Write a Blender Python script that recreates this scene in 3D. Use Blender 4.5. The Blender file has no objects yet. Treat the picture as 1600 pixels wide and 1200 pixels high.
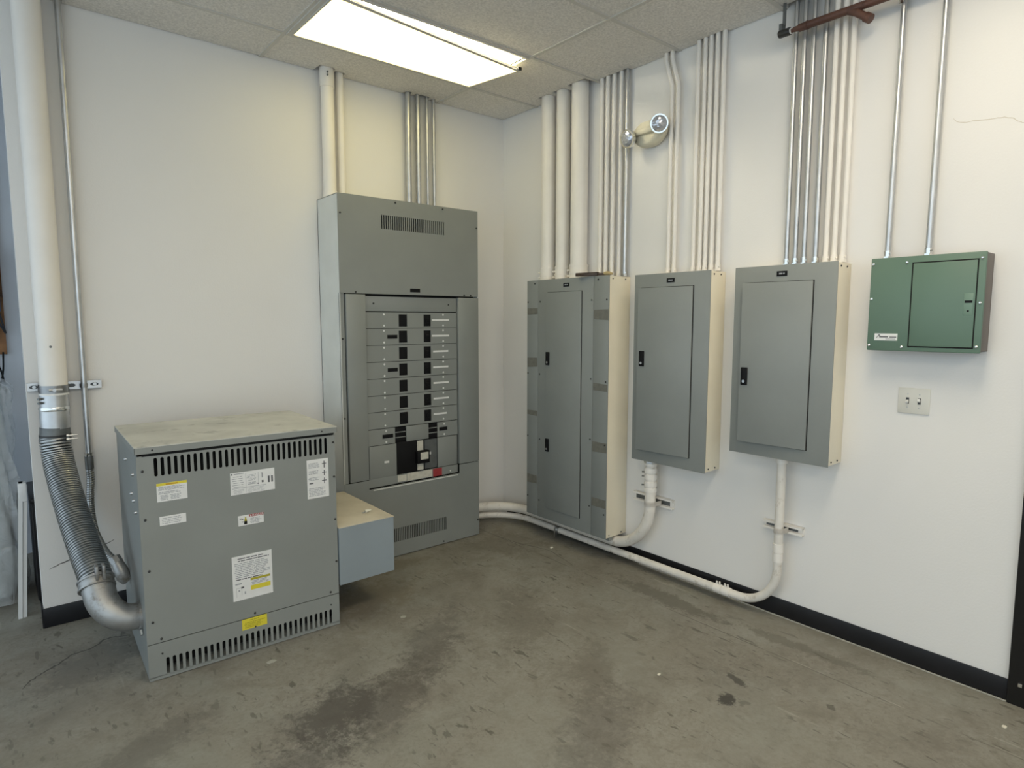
import bpy, bmesh, math, random
from mathutils import Vector, Matrix
random.seed(7)
C = bpy.context.scene.collection
sc = bpy.context.scene

# ------------------------------------------------------------------ camera, world, exposure
cam_d = bpy.data.cameras.new('camera'); cam = bpy.data.objects.new('camera', cam_d); C.objects.link(cam)
F_PX = 971.84
cam_d.sensor_fit = 'HORIZONTAL'; cam_d.sensor_width = 36.0; cam_d.lens = 36.0 * F_PX / 1600.0
cam_d.clip_start = 0.05
YAW, PITCH = 0.694165, -0.100967
fw = Vector((math.sin(YAW)*math.cos(PITCH), math.cos(YAW)*math.cos(PITCH), math.sin(PITCH)))
rt = Vector((math.cos(YAW), -math.sin(YAW), 0)); up = rt.cross(fw)
cam.matrix_world = Matrix(((rt.x, up.x, -fw.x, -3.11895), (rt.y, up.y, -fw.y, -3.85261), (rt.z, up.z, -fw.z, 1.55825), (0, 0, 0, 1)))
sc.camera = cam

world = bpy.data.worlds.new('world'); sc.world = world; world.use_nodes = True
bg = world.node_tree.nodes['Background']
bg.inputs[0].default_value = (0.74, 0.89, 1.0, 1); bg.inputs[1].default_value = 1.0     # daylight that reaches in from the open side of the hall

sc.view_settings.view_transform = 'Standard'; sc.view_settings.look = 'None'
sc.view_settings.gamma = 1.0; sc.view_settings.use_curve_mapping = False
sc.view_settings.exposure = 0.60
sc.cycles.caustics_reflective = False
LENS_GLOW = 2.0          # the drooping troffer in view
LENS_FAR = 7.6           # the troffers out of view

# ------------------------------------------------------------------ materials
MAT = {}
def nodes_of(name):
    m = bpy.data.materials.new(name); m.use_nodes = True
    nt = m.node_tree; b = nt.nodes['Principled BSDF']
    return m, nt, b
def lin(c):
    return tuple((x/12.92 if x <= .04045 else ((x+.055)/1.055)**2.4) for x in [v/255 for v in c]) + (1,)
def mat(name, col, rough=.5, metal=0.0, var=.0, vscale=6.0, bump=0.0, bscale=80.0, dirt=None, dscale=2.0, dpos=.6, spec=.5):
    m, nt, b = nodes_of(name); N = nt.nodes; L = nt.links
    b.inputs['Roughness'].default_value = rough; b.inputs['Metallic'].default_value = metal
    b.inputs['Specular IOR Level'].default_value = spec
    tc = N.new('ShaderNodeTexCoord')
    base = tuple(col[:3]) + (1,)
    src = None
    if var > 0:
        n = N.new('ShaderNodeTexNoise'); n.inputs['Scale'].default_value = vscale; n.inputs['Detail'].default_value = 5
        L.new(tc.outputs['Object'], n.inputs['Vector'])
        r = N.new('ShaderNodeValToRGB')
        r.color_ramp.elements[0].position = .3; r.color_ramp.elements[1].position = .7
        r.color_ramp.elements[0].color = tuple(c*(1-var) for c in base[:3]) + (1,)
        r.color_ramp.elements[1].color = tuple(min(1, c*(1+var)) for c in base[:3]) + (1,)
        L.new(n.outputs['Fac'], r.inputs['Fac']); src = r.outputs['Color']
    if dirt:
        n2 = N.new('ShaderNodeTexNoise'); n2.inputs['Scale'].default_value = dscale; n2.inputs['Detail'].default_value = 8; n2.inputs['Roughness'].default_value = .7
        L.new(tc.outputs['Object'], n2.inputs['Vector'])
        r2 = N.new('ShaderNodeValToRGB'); r2.color_ramp.elements[0].position = dpos; r2.color_ramp.elements[1].position = min(1, dpos+.15)
        L.new(n2.outputs['Fac'], r2.inputs['Fac'])
        mx = N.new('ShaderNodeMix'); mx.data_type = 'RGBA'
        L.new(r2.outputs['Color'], mx.inputs['Factor'])
        if src: L.new(src, mx.inputs['A'])
        else: mx.inputs['A'].default_value = base
        mx.inputs['B'].default_value = tuple(dirt[:3]) + (1,)
        src = mx.outputs['Result']
    if src: L.new(src, b.inputs['Base Color'])
    else: b.inputs['Base Color'].default_value = base
    if bump > 0:
        n3 = N.new('ShaderNodeTexNoise'); n3.inputs['Scale'].default_value = bscale; n3.inputs['Detail'].default_value = 3
        L.new(tc.outputs['Object'], n3.inputs['Vector'])
        bp = N.new('ShaderNodeBump'); bp.inputs['Strength'].default_value = bump; bp.inputs['Distance'].default_value = .004
        L.new(n3.outputs['Fac'], bp.inputs['Height']); L.new(bp.outputs['Normal'], b.inputs['Normal'])
    MAT[name] = m
    return m
mat('wall_paint', (.805, .785, .76), .62, var=.02, vscale=1.3, bump=.12, bscale=120)
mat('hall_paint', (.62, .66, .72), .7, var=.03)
mat('grey_enamel', (.255, .269, .256), .42, var=.05, vscale=3.5, bump=.03, bscale=160)
mat('grey_enamel_worn', (.245, .260, .252), .45, var=.06, vscale=3.0, dirt=(.18, .188, .18), dscale=5, dpos=.62)
mat('dusty_top', (.57, .57, .52), .75, var=.12, vscale=5, dirt=(.34, .34, .31), dscale=9, dpos=.56)
mat('box_blue', (.27, .315, .345), .4, var=.05, vscale=4)
mat('box_top', (.60, .55, .44), .7, var=.10, vscale=6, dirt=(.42, .33, .20), dscale=4, dpos=.58)
mat('board_side', (.70, .715, .68), .5, var=.04)
mat('cream_paint', (.84, .77, .62), .5, var=.03, bump=.05, dirt=(.72, .63, .46), dscale=14, dpos=.68)
mat('white_pipe', (.85, .81, .755), .45, var=.03, dirt=(.55, .50, .43), dscale=18, dpos=.70)
mat('dirty_white_pipe', (.76, .72, .66), .5, var=.10, vscale=9, dirt=(.42, .36, .28), dscale=14, dpos=.56)
mat('galv', (.60, .61, .62), .38, 1.0, var=.10, vscale=14)
mat('hose', (.40, .41, .41), .40, 1.0, var=.15, vscale=12)
mat('cast', (.38, .385, .385), .5, .8, var=.2, vscale=10, dirt=(.20, .18, .15), dscale=9, dpos=.52)
mat('clamp_grey', (.16, .17, .17), .45, .6, var=.15, vscale=18)
mat('steel_bright', (.78, .78, .76), .2, 1.0)
mat('screw_dark', (.06, .06, .06), .4, .7)
mat('black', (.006, .006, .007), .6, spec=.2)
mat('void', (.004, .004, .004), .9)
mat('rubber', (.010, .010, .012), .38, var=.2, spec=.35)
mat('door_black', (.008, .008, .009), .35)
mat('green', (.125, .20, .15), .4, var=.05, vscale=3, bump=.04, bscale=200)
mat('green_light', (.17, .26, .20), .35)
mat('green_box', (.17, .145, .13), .55, var=.06)
mat('white_label', (.78, .78, .77), .45, var=.03, vscale=30)
mat('old_label', (.62, .60, .52), .5, var=.10, vscale=40, dirt=(.45, .42, .34), dscale=40, dpos=.6)
mat('ink', (.10, .10, .11), .6)
mat('ink_soft', (.36, .37, .39), .6)
mat('yellow', (.72, .62, .05), .45, var=.04, vscale=20)
mat('olive', (.42, .37, .03), .5)
mat('red', (.33, .035, .04), .5, var=.1, vscale=30)
mat('orange_ink', (.55, .30, .02), .5)
mat('tape', (.17, .165, .14), .5, var=.15, vscale=40)
mat('rust_pipe', (.105, .048, .034), .5, var=.25, vscale=16, dirt=(.05, .022, .016), dscale=20, dpos=.55)
mat('tan', (.42, .32, .15), .5)
mat('blade', (.075, .05, .035), .35, .4, var=.3, vscale=30)
mat('plate_white', (.70, .68, .62), .4, var=.03)
mat('toggle', (.82, .81, .78), .3)
mat('fixture_cream', (.70, .65, .50), .4)
mat('reflector', (.85, .84, .80), .5)
mat('chrome', (.75, .75, .73), .12, 1.0)
mat('trim_white', (.70, .70, .69), .45, var=.04)
mat('tile', (.74, .71, .665), .9, var=.16, vscale=95, bump=.5, bscale=220)
mat('tee', (.60, .575, .53), .55)
mat('deck', (.02, .02, .02), .9)
mat('ply', (.23, .11, .045), .7, var=.4, vscale=9, dirt=(.05, .035, .03), dscale=7, dpos=.55)
mat('blue_cloth', (.06, .10, .19), .7, var=.3, vscale=12)
mat('dark_cloth', (.03, .032, .04), .8, var=.4, vscale=15)
mat('foam', (.34, .37, .38), .8, var=.18, vscale=3)
mat('chip', (.80, .77, .66), .6)
mat('disc', (.42, .41, .36), .7)
mat('crack_wall', (.60, .55, .46), .8)
mat('crack_dark', (.10, .095, .085), .8)

def emit(name, col, s, band=None):
    m, nt, b = nodes_of(name); N = nt.nodes; L = nt.links
    b.inputs['Base Color'].default_value = (.8, .78, .7, 1); b.inputs['Roughness'].default_value = .3
    b.inputs['Emission Color'].default_value = tuple(col) + (1,); b.inputs['Emission Strength'].default_value = s
    if band:      # two tubes behind a prismatic lens: brighter over each tube
        tc = N.new('ShaderNodeTexCoord'); sx = N.new('ShaderNodeSeparateXYZ'); L.new(tc.outputs['Generated'], sx.inputs[0])
        a = N.new('ShaderNodeMath'); a.operation = 'MULTIPLY'; a.inputs[1].default_value = 4*math.pi; L.new(sx.outputs['Y'], a.inputs[0])
        c = N.new('ShaderNodeMath'); c.operation = 'COSINE'; L.new(a.outputs[0], c.inputs[0])
        d = N.new('ShaderNodeMath'); d.operation = 'MULTIPLY_ADD'; d.inputs[1].default_value = -.22*s; d.inputs[2].default_value = s; L.new(c.outputs[0], d.inputs[0])
        n = N.new('ShaderNodeTexChecker'); n.inputs['Scale'].default_value = 150; L.new(tc.outputs['Object'], n.inputs['Vector'])
        e = N.new('ShaderNodeMath'); e.operation = 'MULTIPLY_ADD'; e.inputs[1].default_value = .06*s; L.new(n.outputs['Fac'], e.inputs[0]); L.new(d.outputs[0], e.inputs[2])
        L.new(e.outputs[0], b.inputs['Emission Strength'])
    MAT[name] = m
emit('lens', (1.0, .85, .37), LENS_GLOW*.92, band=True)
emit('lens_far', (1.0, .88, .67), LENS_FAR)
emit('tube', (1.0, .92, .70), 60.0)

m, nt, b = nodes_of('lamp_glass'); b.inputs['Base Color'].default_value = (.55, .57, .62, 1); b.inputs['Roughness'].default_value = .12; b.inputs['Metallic'].default_value = .7
vn = nt.nodes.new('ShaderNodeTexVoronoi'); vn.inputs['Scale'].default_value = 70
tcn = nt.nodes.new('ShaderNodeTexCoord'); nt.links.new(tcn.outputs['Object'], vn.inputs['Vector'])
bpn = nt.nodes.new('ShaderNodeBump'); bpn.inputs['Strength'].default_value = .6; bpn.inputs['Distance'].default_value = .004
nt.links.new(vn.outputs['Distance'], bpn.inputs['Height']); nt.links.new(bpn.outputs['Normal'], b.inputs['Normal']); MAT['lamp_glass'] = m

m, nt, b = nodes_of('film'); N = nt.nodes; L = nt.links      # clear plastic sheeting
b.inputs['Base Color'].default_value = (.80, .83, .84, 1); b.inputs['Roughness'].default_value = .09; b.inputs['Specular IOR Level'].default_value = .9
tr = N.new('ShaderNodeBsdfTransparent'); mx = N.new('ShaderNodeMixShader'); mx.inputs[0].default_value = .36
fn = N.new('ShaderNodeTexNoise'); fn.inputs['Scale'].default_value = 7; fn.inputs['Detail'].default_value = 4; fn.inputs['Distortion'].default_value = 2.5
ft_ = N.new('ShaderNodeTexCoord'); L.new(ft_.outputs['Object'], fn.inputs['Vector']); fb = N.new('ShaderNodeBump'); fb.inputs['Strength'].default_value = .5; fb.inputs['Distance'].default_value = .05
L.new(fn.outputs['Fac'], fb.inputs['Height']); L.new(fb.outputs['Normal'], b.inputs['Normal'])
L.new(tr.outputs[0], mx.inputs[1]); L.new(b.outputs[0], mx.inputs[2]); L.new(mx.outputs[0], N['Material Output'].inputs['Surface'])
MAT['film'] = m

# floor: worn, stained concrete
m, nt, b = nodes_of('concrete'); N = nt.nodes; L = nt.links
tc = N.new('ShaderNodeTexCoord')
def noise(scale, detail=6, rough=.6, dist=0.0, off=(0, 0, 0), stretch=(1, 1, 1), rot=0.0):
    mp = N.new('ShaderNodeMapping'); mp.inputs['Rotation'].default_value = (0, 0, rot); mp.inputs['Location'].default_value = off; mp.inputs['Scale'].default_value = stretch
    L.new(tc.outputs['Object'], mp.inputs['Vector'])
    n = N.new('ShaderNodeTexNoise'); n.inputs['Scale'].default_value = scale; n.inputs['Detail'].default_value = detail
    n.inputs['Roughness'].default_value = rough; n.inputs['Distortion'].default_value = dist
    L.new(mp.outputs[0], n.inputs['Vector']); return n.outputs['Fac']
def ramp(fac, a, c, ca=(0, 0, 0, 1), cb=(1, 1, 1, 1)):
    r = N.new('ShaderNodeValToRGB'); r.color_ramp.elements[0].position = a; r.color_ramp.elements[1].position = c
    r.color_ramp.elements[0].color = ca; r.color_ramp.elements[1].color = cb
    L.new(fac, r.inputs['Fac']); return r.outputs['Color']
def mixc(fac, a, c):
    x = N.new('ShaderNodeMix'); x.data_type = 'RGBA'
    if hasattr(fac, 'node'): L.new(fac, x.inputs['Factor'])
    else: x.inputs['Factor'].default_value = fac
    for s, v in (('A', a), ('B', c)):
        if hasattr(v, 'node'): L.new(v, x.inputs[s])
        else: x.inputs[s].default_value = tuple(v) + (1,) if len(v) == 3 else v
    return x.outputs['Result']
def mth(op, a, c=None, d=None, clamp=False):
    x = N.new('ShaderNodeMath'); x.operation = op; x.use_clamp = clamp
    for i, v in enumerate((a, c, d)):
        if v is None: continue
        if hasattr(v, 'node'): L.new(v, x.inputs[i])
        else: x.inputs[i].default_value = v
    return x.outputs[0]
sx = N.new('ShaderNodeSeparateXYZ'); L.new(tc.outputs['Object'], sx.inputs[0]); X, Y = sx.outputs['X'], sx.outputs['Y']
col = mixc(ramp(noise(.9, 4, .6), .35, .68), (0.238, 0.222, 0.185), (0.300, 0.290, 0.250))
col = mixc(ramp(noise(2.6, 6, .7, .6), .48, .72), col, (0.183, 0.168, 0.138))
col = mixc(mth('MULTIPLY', ramp(noise(5, 5, .7, .4, (3, 1, 0)), .55, .75), .55), col, (0.345, 0.338, 0.297))
col = mixc(mth('MULTIPLY', ramp(noise(26, 4, .6, 1.2, (1, 5, 0), (1, .55, 1)), .66, .74), .6), col, (0.090, 0.079, 0.062))
col = mixc(mth('MULTIPLY', ramp(noise(70, 3, .6), .45, .8), .45), col, (0.152, 0.138, 0.114))
patch = ramp(noise(1.7, 5, .6, .3, (9, 4, 0)), .42, .62)
for k, (rot_, sc_, lo_) in enumerate(((.4, 17, .66), (1.5, 21, .665), (2.5, 19, .66), (.95, 26, .665))):       # short dark scuffs in four directions
    f_ = mth('MULTIPLY', ramp(noise(sc_, 3, .55, .3, (k*3.1, k*1.7, 0), (1, .34, 1), rot_), lo_, lo_+.03), mth('MULTIPLY_ADD', patch, .50, .42))
    col = mixc(f_, col, (.085, .076, .062))
col = mixc(mth('MULTIPLY', ramp(noise(15, 2, .5, .2, (5, 8, 0), (1, .12, 1), 2.0), .70, .73), .45), col, (.44, .42, .36))
col = mixc(mth('MULTIPLY', ramp(noise(38, 5, .75, .6, (4, 4, 0)), .50, .66), mth('MULTIPLY_ADD', patch, .5, .12)), col, (.135, .12, .096))
col = mixc(mth('MULTIPLY', ramp(noise(9, 5, .75, .8, (6, 1, 0)), .50, .68), .5), col, (.165, .148, .118))
col = mixc(mth('MULTIPLY', ramp(noise(1.1, 4, .6, .4, (1, 7, 0)), .50, .70), .45), col, (.27, .285, .25))
col = mixc(mth('MULTIPLY', ramp(noise(3.4, 6, .8, .7, (8, 6, 0)), .50, .64), .5), col, (.165, .149, .120))
col = mixc(mth('MULTIPLY', ramp(noise(1.5, 6, .7, .5, (2, 2, 0)), .52, .66), .35), col, (.315, .315, .275))
warp = noise(3.2, 6, .75, .8, (7, 2, 0)); fine = noise(15, 5, .7, .5, (2, 9, 0)); grit = noise(60, 4, .7, .3, (3, 3, 0))
def stain(cx, cy, rx, ry, rot, col_s, amt, soft=.55):
    global col
    ca, sa = math.cos(rot), math.sin(rot)
    dx = mth('SUBTRACT', X, cx); dy = mth('SUBTRACT', Y, cy)
    u = mth('DIVIDE', mth('ADD', mth('MULTIPLY', dx, ca), mth('MULTIPLY', dy, sa)), rx)
    v = mth('DIVIDE', mth('SUBTRACT', mth('MULTIPLY', dy, ca), mth('MULTIPLY', dx, sa)), ry)
    d = mth('SQRT', mth('ADD', mth('MULTIPLY', u, u), mth('MULTIPLY', v, v)))
    d = mth('ADD', d, mth('MULTIPLY_ADD', warp, 1.6, -.8)); d = mth('ADD', d, mth('MULTIPLY_ADD', fine, 2.0, -1.0)); d = mth('ADD', d, mth('MULTIPLY_ADD', grit, 1.2, -.6))
    msk = mth('MULTIPLY', mth('DIVIDE', mth('SUBTRACT', 1.0, d), soft, clamp=True), amt, clamp=True)
    col = mixc(msk, col, col_s)
DK = (0.066, 0.058, 0.051)
stain(-2.18, -1.62, .30, .17, .5, DK, .80)
stain(-1.95, -1.66, .34, .16, .6, DK, .55)
stain(-1.72, -1.52, .34, .14, .3, (0.103, 0.090, 0.072), .5)
stain(-2.40, -1.80, .25, .15, .2, DK, .45)
stain(-1.55, -1.35, .40, .13, .7, DK, .40)
stain(-2.75, -1.35, .30, .14, .4, DK, .35)
stain(-1.45, -2.35, .35, .15, .5, DK, .35)
stain(-.884, -2.553, .055, .042, .3, (0.031, 0.028, 0.023), .9, .3)
stain(-.72, -2.50, .06, .022, 1.2, (0.041, 0.036, 0.029), .8, .4)
stain(-1.15, -2.05, .30, .12, .8, (0.138, 0.124, 0.097), .5)
stain(-1.05, -1.45, .45, .16, .9, (0.145, 0.131, 0.103), .5)
stain(-.29, -1.85, .075, .42, 0, (0.117, 0.107, 0.083), .75, .35)
stain(-.24, -2.55, .05, .35, .05, (0.124, 0.114, 0.090), .6, .35)
stain(-2.85, -.55, .30, .22, .6, (0.117, 0.114, 0.103), .55)
stain(-1.55, -.75, .30, .30, .0, (0.152, 0.124, 0.083), .65)
stain(-.45, -.55, .28, .35, .0, (0.145, 0.128, 0.097), .6)
stain(-1.30, -.42, .35, .10, .0, (0.152, 0.128, 0.090), .6)
# a chalk-and-pencil control line parallel to the right-hand wall
lw = mth('ABSOLUTE', mth('ADD', X, mth('MULTIPLY_ADD', warp, .006, .387)))
lm = mth('MULTIPLY', mth('LESS_THAN', lw, .0028), ramp(noise(4, 4, .6, 0, (0, 3, 0)), .38, .55))
col = mixc(mth('MULTIPLY', lm, .75), col, (.075, .066, .052))
lm2 = mth('MULTIPLY', mth('LESS_THAN', mth('ABSOLUTE', mth('ADD', X, .3815)), .0022), ramp(noise(3, 4, .6, 0, (5, 3, 0)), .52, .6))
col = mixc(mth('MULTIPLY', lm2, .6), col, (.42, .40, .34))
# a pale strip of slab edge by the wall base
col = mixc(.05, col, (.42, .40, .36))
L.new(col, b.inputs['Base Color'])
L.new(mth('MULTIPLY_ADD', warp, .35, .42), b.inputs['Roughness']); b.inputs['Specular IOR Level'].default_value = .35
bp = N.new('ShaderNodeBump'); bp.inputs['Strength'].default_value = .25; bp.inputs['Distance'].default_value = .004
L.new(fine, bp.inputs['Height']); L.new(bp.outputs['Normal'], b.inputs['Normal'])
MAT['concrete'] = m

# ------------------------------------------------------------------ mesh helpers
def add_box(bm, x0, x1, y0, y1, z0, z1, bev=0.0):
    r = bmesh.ops.create_cube(bm, size=1.0)
    vs = r['verts']
    for v in vs:
        v.co = Vector(((x0+x1)/2 + v.co.x*abs(x1-x0), (y0+y1)/2 + v.co.y*abs(y1-y0), (z0+z1)/2 + v.co.z*abs(z1-z0)))
    if bev > 0:
        es = set(e for v in vs for e in v.link_edges)
        bmesh.ops.bevel(bm, geom=list(es), offset=bev, segments=2, affect='EDGES', profile=.5)
    return vs
def frame_at(t):
    t = t.normalized(); a = Vector((0, 0, 1)) if abs(t.z) < .9 else Vector((1, 0, 0))
    n = t.cross(a).normalized(); return n, t.cross(n)
def add_tube(bm, pts, rad, seg=16, cap=True):
    pts = [Vector(q) for q in pts]; n = len(pts)
    R = rad if hasattr(rad, '__len__') else [rad]*n
    tang = []
    for i in range(n):
        a = pts[max(0, i-1)]; c = pts[min(n-1, i+1)]
        d = (c-a); tang.append(d.normalized() if d.length > 1e-9 else tang[-1])
    u, v = frame_at(tang[0]); rings = []
    for i in range(n):
        if i:
            q = tang[i-1].rotation_difference(tang[i]); u = q @ u
            u = (u - tang[i]*u.dot(tang[i])).normalized(); v = tang[i].cross(u)
        rings.append([bm.verts.new(pts[i] + (u*math.cos(2*math.pi*k/seg) + v*math.sin(2*math.pi*k/seg))*R[i]) for k in range(seg)])
    for i in range(n-1):
        for k in range(seg):
            f = bm.faces.new((rings[i][k], rings[i][(k+1) % seg], rings[i+1][(k+1) % seg], rings[i+1][k])); f.smooth = True
    if cap:
        bm.faces.new(list(reversed(rings[0]))); bm.faces.new(rings[-1])
def add_cyl(bm, a, c, r, seg=16): add_tube(bm, [a, c], r, seg)
def catmull(P, n=12):
    P = [Vector(q) for q in P]; Q = [P[0]*2-P[1]] + P + [P[-1]*2-P[-2]]; out = []
    for i in range(1, len(Q)-2):
        for k in range(n):
            t = k/n; a, b_, c, d = Q[i-1], Q[i], Q[i+1], Q[i+2]
            out.append(.5*((2*b_) + (c-a)*t + (2*a-5*b_+4*c-d)*t*t + (3*b_-a-3*c+d)*t**3))
    out.append(P[-1]); return out
def bend(points, radius, n=10):
    """polyline with its corners rounded to a radius"""
    P = [Vector(q) for q in points]; out = [P[0]]
    for i in range(1, len(P)-1):
        a = (P[i-1]-P[i]); c = (P[i+1]-P[i]); r = radius if not hasattr(radius, '__len__') else radius[i-1]
        ang = a.angle(c); d = r/math.tan(ang/2); a.normalize(); c.normalize()
        s, e = P[i]+a*d, P[i]+c*d; cen = P[i] + (a+c).normalized()*(r/math.sin(ang/2))
        va, vc = s-cen, e-cen; tot = va.angle(vc); ax = va.cross(vc).normalized()
        for k in range(n+1): out.append(cen + Matrix.Rotation(tot*k/n, 3, ax) @ va)
    out.append(P[-1]); return out
def resample(pts, step):
    pts = [Vector(q) for q in pts]; out = [pts[0]]; acc = 0
    for i in range(len(pts)-1):
        a, c = pts[i], pts[i+1]; l = (c-a).length
        if l < 1e-9: continue
        t = step-acc
        while t <= l: out.append(a+(c-a)*(t/l)); t += step
        acc = (acc+l) % step
    return out
def plate(bm, outer, holes, to3d, thick, nrm):
    """flat sheet with real holes; outer and holes are 2-D loops, to3d maps (u,v) to a point, nrm is the outward normal"""
    es = []; 
    for loop in [outer] + holes:
        vs = [bm.verts.new(to3d(*q)) for q in loop]
        es += [bm.edges.new((vs[i], vs[(i+1) % len(vs)])) for i in range(len(vs))]
    r = bmesh.ops.triangle_fill(bm, use_beauty=True, use_dissolve=False, edges=es)
    fs = [g for g in r['geom'] if isinstance(g, bmesh.types.BMFace)]
    nrm = Vector(nrm)
    for f in fs:
        f.normal_update()
        if f.normal.dot(nrm) < 0: f.normal_flip()
    ex = bmesh.ops.extrude_face_region(bm, geom=fs)
    for v in [g for g in ex['geom'] if isinstance(g, bmesh.types.BMVert)]: v.co += nrm*thick
    bmesh.ops.recalc_face_normals(bm, faces=bm.faces)
def rect(u0, u1, v0, v1): return [(u0, v0), (u1, v0), (u1, v1), (u0, v1)]
def stadium(uc, v0, v1, w, n=6):
    r = w/2; out = []
    for k in range(n+1): t = math.pi*k/n; out.append((uc+r*math.cos(t), v1-r+r*math.sin(t)))
    for k in range(n+1): t = math.pi+math.pi*k/n; out.append((uc+r*math.cos(t), v0+r+r*math.sin(t)))
    return out
def obj(name, bm, material, parent=None, label=None, loc=None):
    me = bpy.data.meshes.new(name); bm.normal_update(); bm.to_mesh(me); bm.free()
    me.materials.append(MAT[material]); me.set_sharp_from_angle(angle=math.radians(40))
    o = bpy.data.objects.new(name, me); C.objects.link(o)
    if parent is not None:
        o.parent = parent
    if loc is not None: o.location = loc
    if label: o['label'] = label
    return o
def tag(o, label, cat, group=None):
    o['label'] = label; o['category'] = cat
    if group: o['group'] = group
    return o
def thing(name, label, cat, loc=(0, 0, 0), rz=0.0, group=None):
    o = bpy.data.objects.new(name, None); C.objects.link(o); o.empty_display_size = .05
    o.location = loc; o.rotation_euler = (0, 0, rz)
    return tag(o, label, cat, group)
def struct(o): o['kind'] = 'structure'; return o
class W:
    """build parts of a thing in world coordinates: shifts them so that the thing's empty stays at its base"""
    def __init__(s, root): s.root = root; s.off = Vector(root.location)
    def __call__(s, name, bm, material, parent=None, label=None):
        if parent is None or parent is s.root:
            bmesh.ops.translate(bm, verts=bm.verts, vec=-s.off); return obj(name, bm, material, s.root, label)
        bmesh.ops.translate(bm, verts=bm.verts, vec=-s.off); return obj(name, bm, material, parent, label)
def BM(): return bmesh.new()
def boxbm(*a, **k): b_ = BM(); add_box(b_, *a, **k); return b_
def tubebm(*a, **k): b_ = BM(); add_tube(b_, *a, **k); return b_

H = 3.083; X1 = .600; Y1 = .390; T = .61

# ------------------------------------------------------------------ the setting
bm = BM(); bmesh.ops.create_grid(bm, x_segments=1, y_segments=1, size=1)
for v in bm.verts: v.co = Vector((-3.2+v.co.x*3.4, -2.8+v.co.y*4.6, 0))
struct(obj('floor', bm, 'concrete'))
floor = bpy.data.objects['floor']
def ribbon(pts, w, lift, axis):
    b_ = BM(); pts = [Vector(q) for q in pts]; prev = None
    for i, q in enumerate(pts):
        d = (pts[min(i+1, len(pts)-1)]-pts[max(i-1, 0)]).normalized(); s = d.cross(Vector(axis)).normalized()
        ww = w*(.35+.65*math.sin(math.pi*(i+.4)/(len(pts)-.2)))*random.uniform(.7, 1.3)/2
        a, c = b_.verts.new(q+s*ww+Vector(axis)*lift), b_.verts.new(q-s*ww+Vector(axis)*lift)
        if prev: b_.faces.new((prev[0], prev[1], c, a))
        prev = (a, c)
    return b_
def jitter(P, n, amp):
    P = catmull(P, n); return [q+Vector([random.uniform(-amp, amp) for _ in range(3)])*(0 if i in (0, len(P)-1) else 1) for i, q in enumerate(P)]
pts = [Vector((q.x, q.y, 0)) for q in jitter([(-2.69, -.36, 0), (-2.78, -.33, 0), (-2.86, -.39, 0), (-2.93, -.40, 0), (-3.0, -.47, 0), (-3.07, -.52, 0), (-3.12, -.60, 0)], 6, .006)]
obj('crack', ribbon(pts, .012, .0006, (0, 0, 1)), 'crack_dark', floor, 'dark crack running across the floor from under the transformer')
pts = [Vector((q.x, q.y, 0)) for q in jitter([(-.40, -.20, 0), (-.37, -.60, 0), (-.30, -.85, 0), (-.36, -1.15, 0)], 6, .004)]
obj('crack', ribbon(pts, .005, .0006, (0, 0, 1)), 'crack_dark', floor)

# walls
wl = struct(obj('wall_left', boxbm(-3.010, .12, 0, .12, 0, 3.40), 'wall_paint'))
wr = struct(obj('wall_right', boxbm(0, .12, -3.33, 0, 0, 3.40), 'wall_paint'))
bm = BM(); add_box(bm, 0, .12, -7.0, -4.33, 0, 3.40); add_box(bm, 0, .12, -4.33, -3.33, 2.12, 3.40)
b2 = obj('wall_beyond_door', bm, 'wall_paint', wr)
struct(obj('wall_rear_light_block', boxbm(-1.9, .12, -7.12, -7.0, 0, 3.40), 'wall_paint'))  # unseen wall behind the camera, added and cut short to steer the daylight
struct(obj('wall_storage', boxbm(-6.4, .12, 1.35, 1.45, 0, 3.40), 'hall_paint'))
P = jitter([(0, -2.965, 2.395), (0, -3.00, 2.37), (0, -3.10, 2.362), (0, -3.16, 2.35), (0, -3.20, 2.32), (0, -3.27, 2.30)], 5, .0025)
obj('crack', ribbon([Vector((0, q.y, q.z)) for q in P], .003, .0006, (-1, 0, 0)), 'crack_wall', wr)
P = jitter([(-2.975, 0, .300), (-2.93, 0, .318), (-2.85, 0, .342), (-2.77, 0, .362), (-2.69, 0, .392)], 4, .002)
obj('crack', ribbon([Vector((q.x, 0, q.z)) for q in P], .006, .0006, (0, -1, 0)), 'crack_dark', wl)
struct(obj('baseboard_right', boxbm(-.008, 0, -3.298, -.05, 0, .095, bev=.003), 'rubber'))
bm = BM(); add_box(bm, -3.014, -1.5, -.008, 0, 0, .103, bev=.003)
add_box(bm, -3.018, -3.010, -.004, .12, 0, .103)
struct(obj('baseboard_left', bm, 'rubber'))
struct(obj('trim_1', boxbm(-.016, -.008, -3.298, -1.40, 0, .005, bev=.002), 'disc'))
# black door and frame at the right edge of the view
bm = BM(); add_box(bm, -.018, .12, -3.40, -3.298, 0, 2.16, bev=.004); add_box(bm, -.018, .12, -4.36, -4.26, 0, 2.16, bev=.004); add_box(bm, -.018, .12, -4.26, -3.40, 2.06, 2.16)
d1 = struct(obj('door_1', bm, 'door_black'))
obj('door_leaf', boxbm(.02, .065, -4.255, -3.405, .008, 2.055), 'door_black', d1)
obj('strike_bolt', boxbm(-.022, -.017, -3.345, -3.332, .085, .10), 'steel_bright', d1)

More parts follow.
